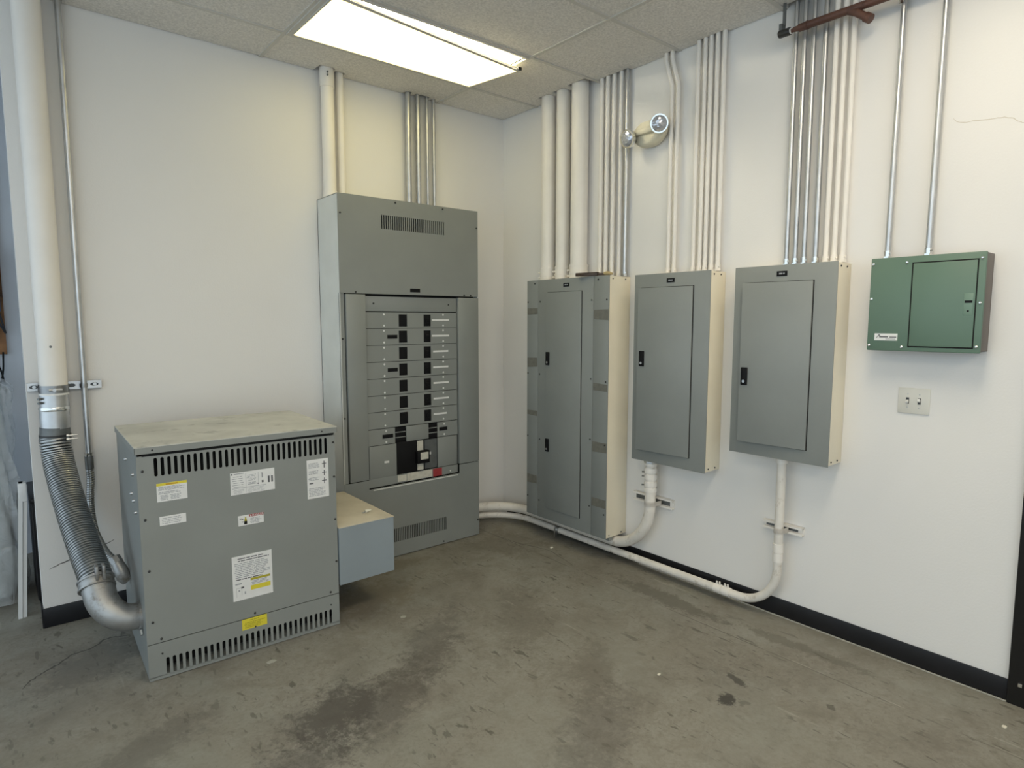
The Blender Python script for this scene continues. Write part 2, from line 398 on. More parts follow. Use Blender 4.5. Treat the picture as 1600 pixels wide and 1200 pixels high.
# ceiling: dark deck above a lay-in grid, each panel a piece of its own
ceil = struct(obj('ceiling', boxbm(-6.6, .12, -7.4, 1.45, 3.40, 3.46), 'deck'))
FIX = [(-X1-2*T, -Y1-T), (-X1-2*T, -Y1-5*T), (-X1-6*T, -Y1-5*T), (-X1-2*T, -Y1-9*T), (-X1-6*T, -Y1-9*T)]   # low corner of each troffer cell
xl = [0, -X1, -X1-2*T, -X1-4*T, -X1-6*T, -X1-8*T]
yl = [0, -Y1] + [-Y1-T*k for k in range(1, 11)]
L_NOTCH = [(-1.505, -1.400, .108), (-1.392, -1.322, .075), (-.885, -.838, .062), (-.81, -.695, .060), (-.672, -.645, .052), (-2.80, -2.758, .062), (-2.97, -2.84, .155)]
R_NOTCH = [(-.632, -.522, .115), (-.776, -.664, .115), (-.99, -.815, .125), (-1.262, -1.018, .042), (-1.600, -1.520, .04), (-1.925, -1.735, .038), (-2.352, -2.23, .048), (-2.40, -2.360, .035), (-2.585, -2.42, .045)]
for i in range(len(xl)-1):
    for j in range(len(yl)-1):
        x1, x0, y1, y0 = xl[i], xl[i+1], yl[j], yl[j+1]
        if any(abs(x0-a) < .01 and abs(y0-c) < .01 for a, c in FIX): continue
        g = .004; e1x = x1-(.007 if i == 0 else g); e1y = y1-(.007 if j == 0 else g)
        loop = [(x0+g, y0+g)]
        if i == 0:
            loop.append((e1x, y0+g))
            for a, c, d in sorted(R_NOTCH):
                a, c = max(a, y0+.02), min(c, y1-.02)
                if c-a > .015: loop += [(e1x, a), (-d, a+.004), (-d, c-.004), (e1x, c)]
            loop.append((e1x, e1y))
        else: loop += [(e1x, y0+g), (e1x, e1y)]
        if j == 0:
            for a, c, d in sorted(L_NOTCH, reverse=True):
                a, c = max(a, x0+.02), min(c, x1-.02)
                if c-a > .015: loop += [(c, e1y), (c-.004, -d), (a+.004, -d), (a, e1y)]
        loop.append((x0+g, e1y))
        bm = BM(); plate(bm, loop, [], lambda u, v: Vector((u, v, H+.022)), .014, (0, 0, -1))
        obj('ceiling_tile', bm, 'tile', ceil)
for x in xl[1:]:
    obj('grid_bar', boxbm(x-.011, x+.011, yl[-1], -.002, H+.002, H+.028), 'tee', ceil)
for y in yl[1:]:
    obj('grid_bar', boxbm(xl[-1], -.002, y-.011, y+.011, H+.0025, H+.0275), 'tee', ceil)

# ------------------------------------------------------------------ troffer with its lens hanging open, and the far ones
def troffer(x0, y0, label, droop, lens):
    x1, y1 = x0+2*T, y0+T
    t = thing('ceiling_light', label, 'ceiling light', (x0+T, y0+T/2, H)); w = W(t)
    bm = BM(); a = .012
    add_box(bm, x0+a, x1-a, y0+a, y1-a, H+.118, H+.125)
    add_box(bm, x0+a, x0+a+.01, y0+a, y1-a, H+.004, H+.12); add_box(bm, x1-a-.01, x1-a, y0+a, y1-a, H+.004, H+.12)
    add_box(bm, x0+a, x1-a, y0+a, y0+a+.01, H+.004, H+.12); add_box(bm, x0+a, x1-a, y1-a-.01, y1-a, H+.004, H+.12)
    w('housing', bm, 'reflector')
    for (u0, u1, v0, v1) in ((x0+.008, x1-.008, y1-.026, y1-.008), (x0+.008, x1-.008, y0+.008, y0+.022), (x0+.008, x0+.034, y0+.022, y1-.026), (x1-.022, x1-.008, y0+.022, y1-.026)):
        w('frame_rail', boxbm(u0, u1, v0, v1, H-.004, H+.012), 'tee')
    if droop:
        for yy in (y0+.115, y1-.165):
            tb = w('fluorescent_tube', tubebm([(x0+.06, yy, H+.055), (x1-.06, yy, H+.055)], .013, 14), 'tube')
            for xx, s in ((x0+.06, -1), (x1-.06, 1)):
                w('end_cap', tubebm([(xx, yy, H+.055), (xx+.012*s, yy, H+.055)], .0135, 14), 'galv', tb)
                w('lamp_socket', boxbm(xx+.012*s, xx+.022*s, yy-.014, yy+.014, H+.035, H+.12), 'toggle', tb)
    yb = y1-.024; yf = y0+.075 if droop else y0+.024
    ld, rd = ((.006, .048) if droop else (0, 0))
    def P(u, v, dz=0):     # u along the length, v from the hinge to the free edge
        d = (ld+(rd-ld)*u)*v
        yfree = (y0+.03)*(1-u)+yf*u if droop else yf
        return Vector((x0+.030+(x1-x0-.050)*u, yb+(yfree-yb)*v, H-.003-d+dz))
    def strip(u0, u1, v0, v1, th, bm):
        lo = [bm.verts.new(P(*q)) for q in ((u0, v0), (u1, v0), (u1, v1), (u0, v1))]; hi = [bm.verts.new(P(*q, th)) for q in ((u0, v0), (u1, v0), (u1, v1), (u0, v1))]
        for f in ((0, 1, 2, 3),): bm.faces.new([lo[k] for k in f]); bm.faces.new([hi[k] for k in reversed(f)])
        for k in range(4): bm.faces.new((lo[k], hi[k], hi[(k+1) % 4], lo[(k+1) % 4]))
        bmesh.ops.recalc_face_normals(bm, faces=bm.faces)
    bm = BM(); strip(.004, .996, .01, .985, .003, bm); ln = w('prismatic_lens', bm, lens)
    for q in ((0, 1, 0, .012), (0, 1, .955, 1), (0, .008, 0, 1), (.994, 1, 0, 1)):
        bm = BM(); strip(*q, .014, bm); bmesh.ops.translate(bm, verts=bm.verts, vec=(0, 0, -.002)); w('lens_rail', bm, 'tee', ln)
    if droop:
        bm = BM(); p_ = P(.985, 1); add_box(bm, p_.x-.004, p_.x+.02, p_.y-.012, p_.y, p_.z-.002, p_.z+.014); w('latch_clip', bm, 'screw_dark', ln)
    return t
troffer(*FIX[0], 'fluorescent ceiling light whose lens hangs open along one edge', True, 'lens')
for k, c in enumerate(FIX[1:]):
    troffer(*c, ['lit ceiling light near the right-hand wall, out of view above the green box', 'lit ceiling light above the camera, out of view', 'lit ceiling light behind the camera on the right, out of view', 'lit ceiling light behind the camera on the left, out of view'][k], False, 'lens_far')

# ------------------------------------------------------------------ conduits
def conduit(name, label, group, path, r, material, seg=14, conn=True, couplings=(), cat='conduit', connmat=None, collars=()):
    p0 = Vector(path[-1]) if path[-1][2] < path[0][2] else Vector(path[0])
    t = thing(name, label, cat, p0, group=group); w = W(t)
    w('tube', tubebm(path, r, seg), material)
    cm = connmat or material
    if conn:
        bm = BM(); a = p0
        add_tube(bm, [a, a+Vector((0, 0, .012))], r*1.55, 6); add_tube(bm, [a+Vector((0, 0, .012)), a+Vector((0, 0, .036))], r*1.28, seg)
        cn = w('connector', bm, cm)
        bm = BM(); add_cyl(bm, a+Vector((0, 0, .024)), a+Vector((-r*1.0, -r*1.4, .024)), .0042, 8); w('set_screw', bm, 'steel_bright' if cm != 'white_pipe' else cm, cn)
    for z in couplings:
        bm = BM(); q = Vector((p0.x, p0.y, z)); add_tube(bm, [q+Vector((0, 0, -.02)), q+Vector((0, 0, .02))], r*1.2, seg); cn = w('coupling', bm, cm)
    return t
def vert(x, y, z0, z1): return [(x, y, z1), (x, y, z0)]
ZT = 1.832; ZC = 3.30
ordn = ['first', 'second', 'third', 'fourth', 'fifth', 'sixth', 'seventh']
# three fat painted ones on the tall panel
for k, (y, r, x) in enumerate([(-.577, .050, -.060), (-.720, .0475, -.058), (-.882, .057, -.064)]):
    t = thing('large_conduit', ['leftmost fat white conduit above the tall grey panel', 'middle fat white conduit above the tall grey panel', 'widest fat white conduit above the tall grey panel, nearest the thin ones'][k], 'conduit', (x, y, 1.838), group='fat white conduits on the tall panel'); w = W(t)
    w('tube', tubebm(vert(x, y, 1.838, ZC), r, 24), 'white_pipe')
    bm = BM(); add_tube(bm, [(x, y, 1.838), (x, y, 1.935)], r*1.09, 24); c_ = w('coupling', bm, 'white_pipe')
    for zz in (1.875, 1.925): bm = BM(); add_tube(bm, [(x, y, zz-.0035), (x, y, zz+.0035)], r*1.16, 24); w('ring', bm, 'white_pipe', c_)
    for zz in (1.862, 1.90):
        bm = BM(); a = Vector((x-r*.45, y+r*.95, zz)); add_cyl(bm, a, a+Vector((-.012, .018, 0)), .006, 8); w('clamp_screw', bm, 'white_pipe', c_)
for k, (y, r) in enumerate([(-1.038, .0155), (-1.087, .0145), (-1.141, .0140), (-1.200, .0132)]):
    conduit('thin_conduit', '%s thin white conduit beside the fat ones above the tall grey panel' % ordn[k].capitalize(), 'thin white conduits on the tall panel', vert(-.026, y, 1.838, ZC), r, 'white_pipe')
conduit('thin_conduit', 'bare metal conduit behind the left lamp of the emergency light', None, vert(-.026, -1.247, 1.838, ZC), .0120, 'galv')
# pair with an offset bend under the ceiling, then five straight ones
for k, y in enumerate((-1.580, -1.622)):
    conduit('thin_conduit', ['left of the two white conduits with a kink just below the ceiling', 'right of the two white conduits with a kink just below the ceiling'][k], 'kinked white conduits on the second panel',
            bend([(-.03, y+.045, ZC), (-.03, y+.045, 3.05), (-.03, y, 2.90), (-.03, y, ZT)], .12, 6), .0122, 'white_pipe')
for k, y in enumerate((-1.750, -1.792, -1.828, -1.868, -1.908)):
    conduit('thin_conduit', '%s from the left of five straight white conduits above the second grey panel' % ordn[k].capitalize(), 'five white conduits on the second panel', vert(-.028, y, ZT, ZC), .0122, 'white_pipe')
for k, y in enumerate((-2.296, -2.340, -2.384, -2.440)):
    conduit('thin_conduit', '%s from the left of four bare metal conduits above the third grey panel' % ordn[k].capitalize(), 'four metal conduits on the third panel', vert(-.03, y, ZT, ZC), (.0112, .0112, .0108, .0120)[k], 'galv', connmat='steel_bright')
for k, y in enumerate((-2.489, -2.528, -2.567)):
    conduit('thin_conduit', '%s from the left of three white conduits beside the metal ones above the third panel' % ordn[k].capitalize(), 'three white conduits on the third panel', vert(-.03, y, ZT, ZC), .0122, 'white_pipe')
for k, y in enumerate((-2.758, -2.916)):
    conduit('thin_conduit', ['left metal conduit above the green box', 'right metal conduit above the green box'][k], 'metal conduits on the green box',
            [(-.03, y-.010, ZC), (-.03, y, ZT)], .0115, 'galv', connmat='steel_bright', couplings=((2.93,) if k == 0 else ()))
# on the left-hand wall above the switchboard
ZB = 2.316
t = conduit('wide_conduit', 'wide white conduit with a collar at the ceiling above the switchboard', None, vert(-1.443, -.062, ZB, ZC), .039, 'white_pipe', 22, conn=False); w = W(t)
bm = BM(); add_tube(bm, [(-1.443, -.062, 2.985), (-1.443, -.062, 3.14)], .0435, 22); c_ = w('collar', bm, 'white_pipe')
for dz in (3.045, 3.062): bm = BM(); add_cyl(bm, (-1.443-.012, -.062-.040, dz), (-1.443-.016, -.062-.050, dz), .006, 8); w('set_screw', bm, 'clamp_grey', c_)
bm = BM(); add_tube(bm, [(-1.443, -.062, ZB), (-1.443, -.062, ZB+.05)], .0425, 22); w('connector', bm, 'white_pipe')
conduit('thin_conduit', 'slimmer white conduit right beside the wide collared one', None, vert(-1.352, -.045, ZB, ZC), .0230, 'white_pipe', 18)
for k, (x, r) in enumerate([(-.862, .0185), (-.785, .0165), (-.712, .0105), (-.658, .0112)]):
    conduit('metal_conduit', ['thickest and leftmost metal conduit above the switchboard', 'second metal conduit above the switchboard, close to the thickest', 'thin metal conduit with a coupling above the switchboard', 'rightmost thin metal conduit above the switchboard'][k],
            'metal conduits above the switchboard', vert(x, -.040, ZB, ZC), r, 'galv', 16, couplings=((2.90,) if k == 2 else ()))

# ------------------------------------------------------------------ grey panels on the right-hand wall
def screw_bm(c, n, r=.005, d=.004):
    b_ = BM(); c = Vector(c); n = Vector(n); add_tube(b_, [c, c+n*d*.6, c+n*d], [r, r*.95, r*.5], 10); return b_
def panel(label, y0, y1, z0, z1, d, door, lab, latches, openness=.012, left_strip=None, right_strip=None):
    t = thing('breaker_panel', label, 'electrical panel', (-d/2, (y0+y1)/2, z0), group='grey breaker panels on the right-hand wall'); w = W(t)
    w('cabinet_box', boxbm(-d+.006, -.001, y1+.003, y0-.003, z0+.004, z1-.004, bev=.002), 'cream_paint', label='cream painted sides')
    if left_strip:
        w('side_cover', boxbm(-d, -d+.006, left_strip+.001, y0, z0, z1, bev=.001), 'grey_enamel')
        w('cover', boxbm(-d-.001, -d+.006, right_strip+.001, left_strip-.001, z0, z1, bev=.001), 'grey_enamel')
        w('side_cover', boxbm(-d, -d+.006, y1, right_strip-.001, z0, z1, bev=.001), 'grey_enamel')
    else:
        w('cover', boxbm(-d, -d+.006, y1, y0, z0, z1, bev=.0015), 'grey_enamel')
    dy0, dy1, dz0, dz1 = door
    # dark reveal round the door, then the door, standing a little open at the latch side
    w('door_reveal', boxbm(-d-.0016, -d, dy1-.003, dy0+.002, dz0-.003, dz1+.003), 'void')
    bm = BM(); add_box(bm, -d-.0105, -d-.0025, dy1, dy0, dz0, dz1, bev=.002)
    a = openness/(dy0-dy1)
    for v in bm.verts: v.co.x -= (v.co.y-dy1)*a
    dr = w('door', bm, 'grey_enamel')
    for (ly, lz) in latches:
        xo = -d-.0105-(ly-dy1)*a
        lt = w('latch', boxbm(xo-.008, xo+.001, ly-.017, ly+.017, lz-.045, lz+.045, bev=.003), 'black', dr)
        bm = BM(); add_tube(bm, [(xo-.008, ly, lz-.026), (xo-.011, ly, lz-.026)], .0075, 14)
        # the lock barrel reads as a pale dot
        w('lock', bm, 'galv', dr)
    nm = w('nameplate', boxbm(-d-.003, -d, lab[0]-.026, lab[0]+.026, lab[1]-.012, lab[1]+.012), 'black')
    bm = BM(); add_box(bm, -d-.0034, -d-.003, lab[0]-.002, lab[0]+.014, lab[1]-.0035, lab[1]+.0035); add_box(bm, -d-.0034, -d-.003, lab[0]-.014, lab[0]-.006, lab[1]-.0035, lab[1]+.0035)
    w('lettering', bm, 'ink_soft', nm)
    for zz in (z0+.02, z1-.02):
        for xx in (-d+.035, -.05): w('screw', screw_bm((xx, y1+.002, zz), (0, -1, 0), .0045), 'screw_dark')
    return t, w
tA, w = panel('tall grey panel with strips of old tape, standing almost on the floor', -.518, -1.279, .170, 1.838, .203, (-.730, -1.051, .257, 1.750), (-.908, 1.795), [(-.748, 1.303), (-.748, .704)], .0035, -.632, -1.152)
w('base_rail', boxbm(-.160, -.125, -1.272, -.525, .150, .174), 'grey_enamel')
for (a, c, d_, e) in ((-.524, -.628, 1.606, 1.648), (-.524, -.625, 1.240, 1.300), (-.524, -.628, .890, .925), (-.524, -.625, .405, .460), (-1.157, -1.277, 1.563, 1.628), (-1.157, -1.277, 1.118, 1.168), (-1.157, -1.277, .730, .790), (-1.157, -1.277, .370, .424)):
    bm = BM(); q = [(-.2037, a, e), (-.2037, c, e-random.uniform(-.004, .006)), (-.2037, c, d_), (-.2037, a, d_+random.uniform(-.01, .01))]
    vs = [bm.verts.new(v) for v in q]; f = bm.faces.new(vs); ex = bmesh.ops.extrude_face_region(bm, geom=[f]); bmesh.ops.translate(bm, verts=[g for g in ex['geom'] if isinstance(g, bmesh.types.BMVert)], vec=(-.0007, 0, 0)); bmesh.ops.recalc_face_normals(bm, faces=bm.faces)
    w('tape_strip', bm, 'tape', label='strip of old brown tape')
for y, z in ((-.530, 1.69), (-.655, 1.69), (-.530, 1.19), (-.652, 1.19), (-.530, .74), (-.655, .73), (-.53, .30), (-.652, .29), (-1.137, 1.69), (-1.263, 1.69), (-1.137, 1.19), (-1.263, 1.18), (-1.137, .80), (-1.263, .78), (-1.137, .36), (-1.263, .33), (-.60, 1.815), (-1.19, 1.815)):
    w('screw', screw_bm((-.2045, y, z), (-1, 0, 0), .0055, .005), 'screw_dark')
tB, w = panel('middle of three grey panels, with a thick conduit rising into its base', -1.434, -1.947, .719, 1.830, .151, (-1.484, -1.843, .790, 1.750), (-1.691, 1.788), [(-1.520, 1.337)], .020)
tC, w = panel('rightmost of three grey panels, next to the green box', -2.090, -2.600, .873, 1.830, .150, (-2.150, -2.494, .940, 1.748), (-2.339, 1.788), [(-2.178, 1.278)], .022)

# green box
y0, y1, z0, z1, d = -2.726, -3.145, 1.429, 1.831, .118
t = thing('green_cabinet', 'green metal control box with a small door, mounted above the light switches', 'electrical box', (-d/2, (y0+y1)/2, z0)); w = W(t)
w('cabinet_box', boxbm(-d+.012, 0, y1+.003, y0-.003, z0+.005, z1-.003, bev=.002), 'green_box', label='dark unpainted box sides')
w('cover', boxbm(-d, -d+.014, y1, y0, z0, z1, bev=.005), 'green')
bm = BM(); plate(bm, rect(-3.121, -2.888, 1.447, 1.804), [rect(-3.117, -2.893, 1.452, 1.799)], lambda u, v: Vector((-d, u, v)), .0012, (-1, 0, 0)); w('door_reveal', bm, 'void')
dr = w('door', boxbm(-d-.004, -d+.002, -3.117, -2.893, 1.452, 1.799, bev=.002), 'green')
lt = w('latch_plate', boxbm(-d-.0055, -d-.003, -3.111, -3.080, 1.582, 1.668, bev=.001), 'green_light', dr)
w('latch_slot', boxbm(-d-.0062, -d-.005, -3.109, -3.083, 1.630, 1.640), 'black', dr)
w('keyhole', tubebm([(-d-.0062, -3.096, 1.598), (-d-.005, -3.096, 1.598)], .004, 10), 'black', dr)
for y, z in ((-2.737, 1.806), (-2.868, 1.806), (-3.131, 1.806), (-2.737, 1.655), (-3.133, 1.630), (-2.737, 1.452), (-2.866, 1.447), (-3.131, 1.456)):
    w('screw', screw_bm((-d, y, z), (-1, 0, 0), .006, .006), 'steel_bright')
st = w('sticker', boxbm(-d-.0012, -d, -2.848, -2.757, 1.474, 1.504), 'white_label', label='white maker label with dark lettering')
bm = BM()
def bar(a, c, z, h): add_box(bm, -d-.0016, -d-.0012, -2.757-c, -2.757-a, z-h/2, z+h/2)
bar(.019, .054, 1.4895, .0055); bar(.060, .087, 1.4885, .0045); bar(.045, .083, 1.480, .0018)
for k in range(5): bar(.007+k*.0022, .010+k*.0022, 1.485+k*.003, .003)
bar(.016, .021, 1.499, .003); bar(.018, .023, 1.495, .004)
w('lettering', bm, 'ink', st)

# light switches
t = thing('switch_plate', 'double toggle light switch plate below the green box', 'light switch', (0, -2.890, 1.150)); w = W(t)
w('plate', boxbm(-.007, 0, -2.953, -2.829, 1.149, 1.263, bev=.003), 'plate_white')
for k, (y, s) in enumerate(((-2.867, -1), (-2.913, 1))):
    w('toggle_slot', boxbm(-.0076, -.0065, y-.006, y+.006, 1.192, 1.220), 'screw_dark')
    bm = BM(); add_box(bm, -.022, -.006, y-.0045, y+.0045, 1.200, 1.212, bev=.0015)
    bmesh.ops.rotate(bm, verts=bm.verts, cent=(-.006, y, 1.206), matrix=Matrix.Rotation(.5*s, 3, 'Y')); w('toggle', bm, 'toggle')
    for z in (1.176, 1.236): w('screw', screw_bm((-.0068, y, z), (-1, 0, 0), .0032, .002), 'galv')

# ------------------------------------------------------------------ low conduits along the right-hand wall
ZP1, ZP2 = .132, .062
def painted_run(label, path, r, fittings, group):
    t = thing('low_conduit', label, 'conduit', tuple(path[0]), group=group); w = W(t)
    w('tube', tubebm(path, r, 20), 'dirty_white_pipe'); return t, w
p1 = bend([(-.480, -.088, ZP1), (-.088, -.088, ZP1), (-.088, -1.535, ZP1), (-.088, -1.535, .719)], [.34, .30], 14)
t, w = painted_run('thicker white conduit curving from the corner up into the middle grey panel', p1, .0335, None, 'low white conduits')
for z, h, k in ((.700, .030, 1.12), (.655, .030, 1.15), (.614, .030, 1.15), (.570, .028, 1.15), (.534, .022, 1.12)):
    w('coupling_ring', tubebm([(-.088, -1.535, z-h/2), (-.088, -1.535, z+h/2)], .0335*k, 20), 'white_pipe')
for z in (.640, .615, .560): bm = BM(); add_cyl(bm, (-.105, -1.505, z), (-.118, -1.490, z), .005, 8); w('set_screw', bm, 'clamp_grey')
w('connector_nut', tubebm([(-.088, -1.535, .700), (-.088, -1.535, .7185)], .044, 8), 'galv')
p2 = bend([(-.480, -.075, ZP2), (-.075, -.075, ZP2), (-.075, -2.342, ZP2), (-.075, -2.342, .873)], [.36, .21], 14)
t, w = painted_run('slim white conduit running along the wall base and up into the rightmost grey panel', p2, .0225, None, 'low white conduits')
for z, h, k in ((.395, .045, 1.16), (.345, .045, 1.16), (.855, .03, 1.25)):
    w('coupling_ring', tubebm([(-.075, -2.342, z-h/2), (-.075, -2.342, z+h/2)], .0225*k, 20), 'white_pipe')
for y in (-2.010, -2.060):
    cr = w('coupling_ring', tubebm([(-.075, y-.022, ZP2), (-.075, y+.022, ZP2)], .0225*1.14, 20), 'white_pipe')
    for dy in (-.008, .010): bm = BM(); add_cyl(bm, (-.075, y+dy, ZP2+.022), (-.078, y+dy, ZP2+.042), .005, 8); w('set_screw', bm, 'white_pipe', cr)
bm = BM(); add_tube(bm, [(-.075, -.700, ZP2), (-.075, -.735, ZP2)], .0265, 20); add_box(bm, -.112, -.094, -.722, -.712, ZP2-.05, ZP2+.01); w('floor_clip', bm, 'galv')
def strut(label, y0, y1, zc, pipe, r, s):
    t = thing('strut_channel', label, 'bracket', (-.012, (y0+y1)/2, zc-.02), group='short struts on the right-hand wall'); w = W(t)
    bm = BM()
    add_box(bm, -.003, 0, y1, y0, zc-s, zc+s); add_box(bm, -.024, 0, y1, y0, zc+s-.003, zc+s); add_box(bm, -.024, 0, y1, y0, zc-s, zc-s+.003)
    add_box(bm, -.026, -.022, y1, y0, zc+s-.012, zc+s); add_box(bm, -.026, -.022, y1, y0, zc-s, zc-s+.012)
    w('channel', bm, 'white_pipe')
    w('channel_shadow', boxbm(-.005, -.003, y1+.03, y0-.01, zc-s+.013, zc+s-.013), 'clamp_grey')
    bm = BM(); px, py = pipe
    n = 14; vs = [(px+(r+.003)*math.cos(math.pi/2+math.pi*k/n), py+(r+.003)*math.sin(math.pi/2+math.pi*k/n)) for k in range(n+1)]
    path = [(-.026, py+r+.004)] + vs + [(-.026, py-r-.004)]
    prev = None
    for (a, c) in path:
        q = [bm.verts.new((a, c, zc-.014)), bm.verts.new((a, c, zc+.014))]
        if prev: bm.faces.new((prev[0], q[0], q[1], prev[1]))
        prev = q
    fs = list(bm.faces); bmesh.ops.solidify(bm, geom=fs, thickness=.0025); w('pipe_strap', bm, 'white_pipe')
    bm = BM(); add_cyl(bm, (-.055, py+r+.010, zc), (-.030, py+r+.010, zc), .006, 8); w('strap_bolt', bm, 'galv')
strut('white strut holding the thicker conduit below the middle grey panel', -1.352, -1.650, .447, (-.088, -1.535), .0335, .029)
strut('white strut holding the slim conduit below the rightmost grey panel', -2.228, -2.438, .487, (-.075, -2.342), .0225, .022)

# ------------------------------------------------------------------ switchboard on the left-hand wall
XL, XR, YF, ZH = -1.503, -.470, -.295, 2.316
t = thing('switchboard', 'tall grey switchboard with rows of breakers, standing on the floor by the corner', 'switchboard', ((XL+XR)/2, YF/2, 0)); w = W(t)
bm = BM(); add_box(bm, XL, XL+.004, YF+.004, 0, .012, ZH-.002); add_box(bm, XR-.004, XR, YF+.004, 0, .012, ZH-.002); add_box(bm, XL, XR, YF+.004, 0, ZH-.005, ZH-.001); add_box(bm, XL, XR, -.006, 0, .012, ZH-.002); add_box(bm, XL, XR, YF+.004, 0, .012, .018)
w('cabinet_shell', bm, 'board_side', label='pale side panels')
w('interior', boxbm(XL+.006, XR-.006, YF+.05, YF+.055, .02, ZH-.01), 'void')
to3 = lambda u, v: Vector((u, YF+.004, v))
bm = BM(); vents = [rect(-1.216+k*(.458/30), -1.216+k*(.458/30)+.0078, 2.130, 2.216) for k in range(31)]
plate(bm, rect(XL, XR, 1.727, ZH), vents, to3, .004, (0, -1, 0)); tp = w('top_cover', bm, 'grey_enamel')
bm = BM(); vents = [rect(-1.168+k*(.405/30), -1.168+k*(.405/30)+.0066, .102, .194) for k in range(31)]
plate(bm, [(XL, .006), (XR, .006), (XR, .548), (-.640, .548), (-.640, .487), (-1.338, .487), (-1.338, .548), (XL, .548)], vents, to3, .004, (0, -1, 0)); bc = w('bottom_cover', bm, 'grey_enamel')
bm = BM(); vs = [bm.verts.new(q) for q in ((-1.31, YF-.001, .476), (-.655, YF-.001, .474), (-.655, YF-.001, .481), (-1.31, YF-.001, .483))]; f = bm.faces.new(vs)
ex = bmesh.ops.extrude_face_region(bm, geom=[f]); bmesh.ops.translate(bm, verts=[g for g in ex['geom'] if isinstance(g, bmesh.types.BMVert)], vec=(0, -.002, 0)); bmesh.ops.recalc_face_normals(bm, faces=bm.faces); w('lip', bm, 'board_side', bc)
w('side_rail', boxbm(XL, XL+.030, YF+.010, YF+.016, .548, 1.727), 'grey_enamel')
w('side_cover', boxbm(-1.466, -1.338, YF-.004, YF+.030, .553, 1.722, bev=.002), 'grey_enamel')
w('side_cover', boxbm(-.640, XR, YF-.004, YF+.030, .553, 1.718, bev=.002), 'grey_enamel')
YR = YF+.014      # breaker covers sit back a little
w('recess_back', boxbm(-1.338, -.640, YF+.030, YF+.034, .54, 1.727), 'void')
w('blank_cover', boxbm(-1.332, -.646, YR, YR+.006, 1.620, 1.712, bev=.001), 'grey_enamel')
for x in (-1.275, -.712): w('screw', screw_bm((x, YR, 1.668), (0, -1, 0), .006), 'screw_dark')
zb = [1.615, 1.511, 1.4045, 1.298, 1.191, 1.083, .977, .869]
fm = lambda u, v: Vector((u, YR+.006, v))
for k in range(7):
    zt, zl = zb[k]-.002, zb[k+1]+.0015; zc = (zt+zl)/2; dx = -.002*k*.4
    bm = BM(); plate(bm, rect(-1.332, -.646, zl, zt), [rect(-1.098+dx, -1.036+dx, zc-.040, zc+.038), rect(-.911+dx, -.855+dx, zc-.040, zc+.038)], fm, .006, (0, -1, 0)); cv = w('row_cover', bm, 'grey_enamel')
    for (a, c) in ((-1.098, -1.036), (-.911, -.855)):
        bm = BM(); add_box(bm, a+dx+.001, c+dx-.001, YR+.002, YR+.022, zc-.039, zc+.037, bev=.001)
        add_box(bm, (a+c)/2+dx-.012, (a+c)/2+dx+.012, YR-.006, YR+.004, zc-.014, zc+.010, bev=.002) if a > -1.0 else add_box(bm, a+dx+.006, c+dx-.006, YR+.0005, YR+.003, zc-.030, zc+.030)
        w('breaker', bm, 'black', cv)
    if True:
        wd = (.138, .138, .122, .122, .122, .125, .105)[k]; x0 = -.846+dx+(0, 0, .008, .008, .010, .010, .010)[k]
        w('paper_strip', boxbm(x0, x0+wd, YR-.0012, YR, zc-.004, zc+.008), 'white_label', cv)
    for x in (-1.205+dx, -.757+dx):
        for zz in (zt-.014, zl+.016): w('screw', screw_bm((x, YR, zz), (0, -1, 0), .0065, .003), 'white_label', cv)
    if k in (1, 3):
        nm = w('nameplate', boxbm(-1.182+dx, -1.110+dx, YR-.002, YR, zc-.012, zc+.012), 'black', cv)
# half row above the main breaker
bm = BM(); plate(bm, [(-1.332, .764), (-1.140, .764), (-1.140, .866), (-1.332, .866)], [], fm, .006, (0, -1, 0)); cv = w('row_cover', bm, 'grey_enamel')
for zz in (.850, .778): w('screw', screw_bm((-1.205, YR, zz), (0, -1, 0), .0065, .003), 'white_label', cv)
w('nameplate', boxbm(-1.232, -1.155, YR-.002, YR, .803, .828), 'black', cv)
bm = BM(); plate(bm, [(-.812, .764), (-.646, .764), (-.646, .866), (-.812, .866)], [], fm, .006, (0, -1, 0)); cv = w('row_cover', bm, 'grey_enamel')
for zz in (.850, .778): w('screw', screw_bm((-.757, YR, zz), (0, -1, 0), .0065, .003), 'white_label', cv)
w('nameplate', boxbm(-.798, -.732, YR-.002, YR, .806, .830), 'black', cv)
w('centre_cover', boxbm(-1.058, -.886, YR-.004, YR+.006, .764, .866, bev=.0015), 'grey_enamel')
for (a, c) in ((-1.136, -1.062), (-.882, -.815)):
    for z in (.836, .802, .768): w('breaker_blank', boxbm(a, c, YR+.002, YR+.02, z, z+.027, bev=.001), 'black')
    for z in (.830, .796): w('divider', boxbm(a, c, YR-.001, YR+.006, z, z+.005), 'grey_enamel')
w('side_plate', boxbm(-1.326, -1.132, YR, YR+.006, .548, .760, bev=.001), 'grey_enamel')
w('side_plate', boxbm(-.812, -.650, YR, YR+.006, .552, .760, bev=.001), 'grey_enamel')
w('tag', boxbm(-1.222, -1.188, YR-.002, YR, .640, .654), 'white_label')
w('bottom_strip', boxbm(-1.332, -.646, YR+.001, YR+.006, .492, .548), 'grey_enamel')
mb = w('main_breaker', boxbm(-1.130, -.814, YR+.004, YR+.024, .550, .766, bev=.002), 'black', label='black main breaker with a lever')
w('faceplate', boxbm(-.915, -.818, YR+.001, YR+.006, .556, .756), 'clamp_grey', mb)
w('scale_plate', boxbm(-.974, -.928, YR+.000, YR+.006, .690, .756), 'old_label', mb); w('scale_plate', boxbm(-.974, -.928, YR+.000, YR+.006, .556, .615), 'old_label', mb)
w('lever', boxbm(-.990, -.895, YR-.030, YR+.006, .605, .690, bev=.004), 'black', mb)
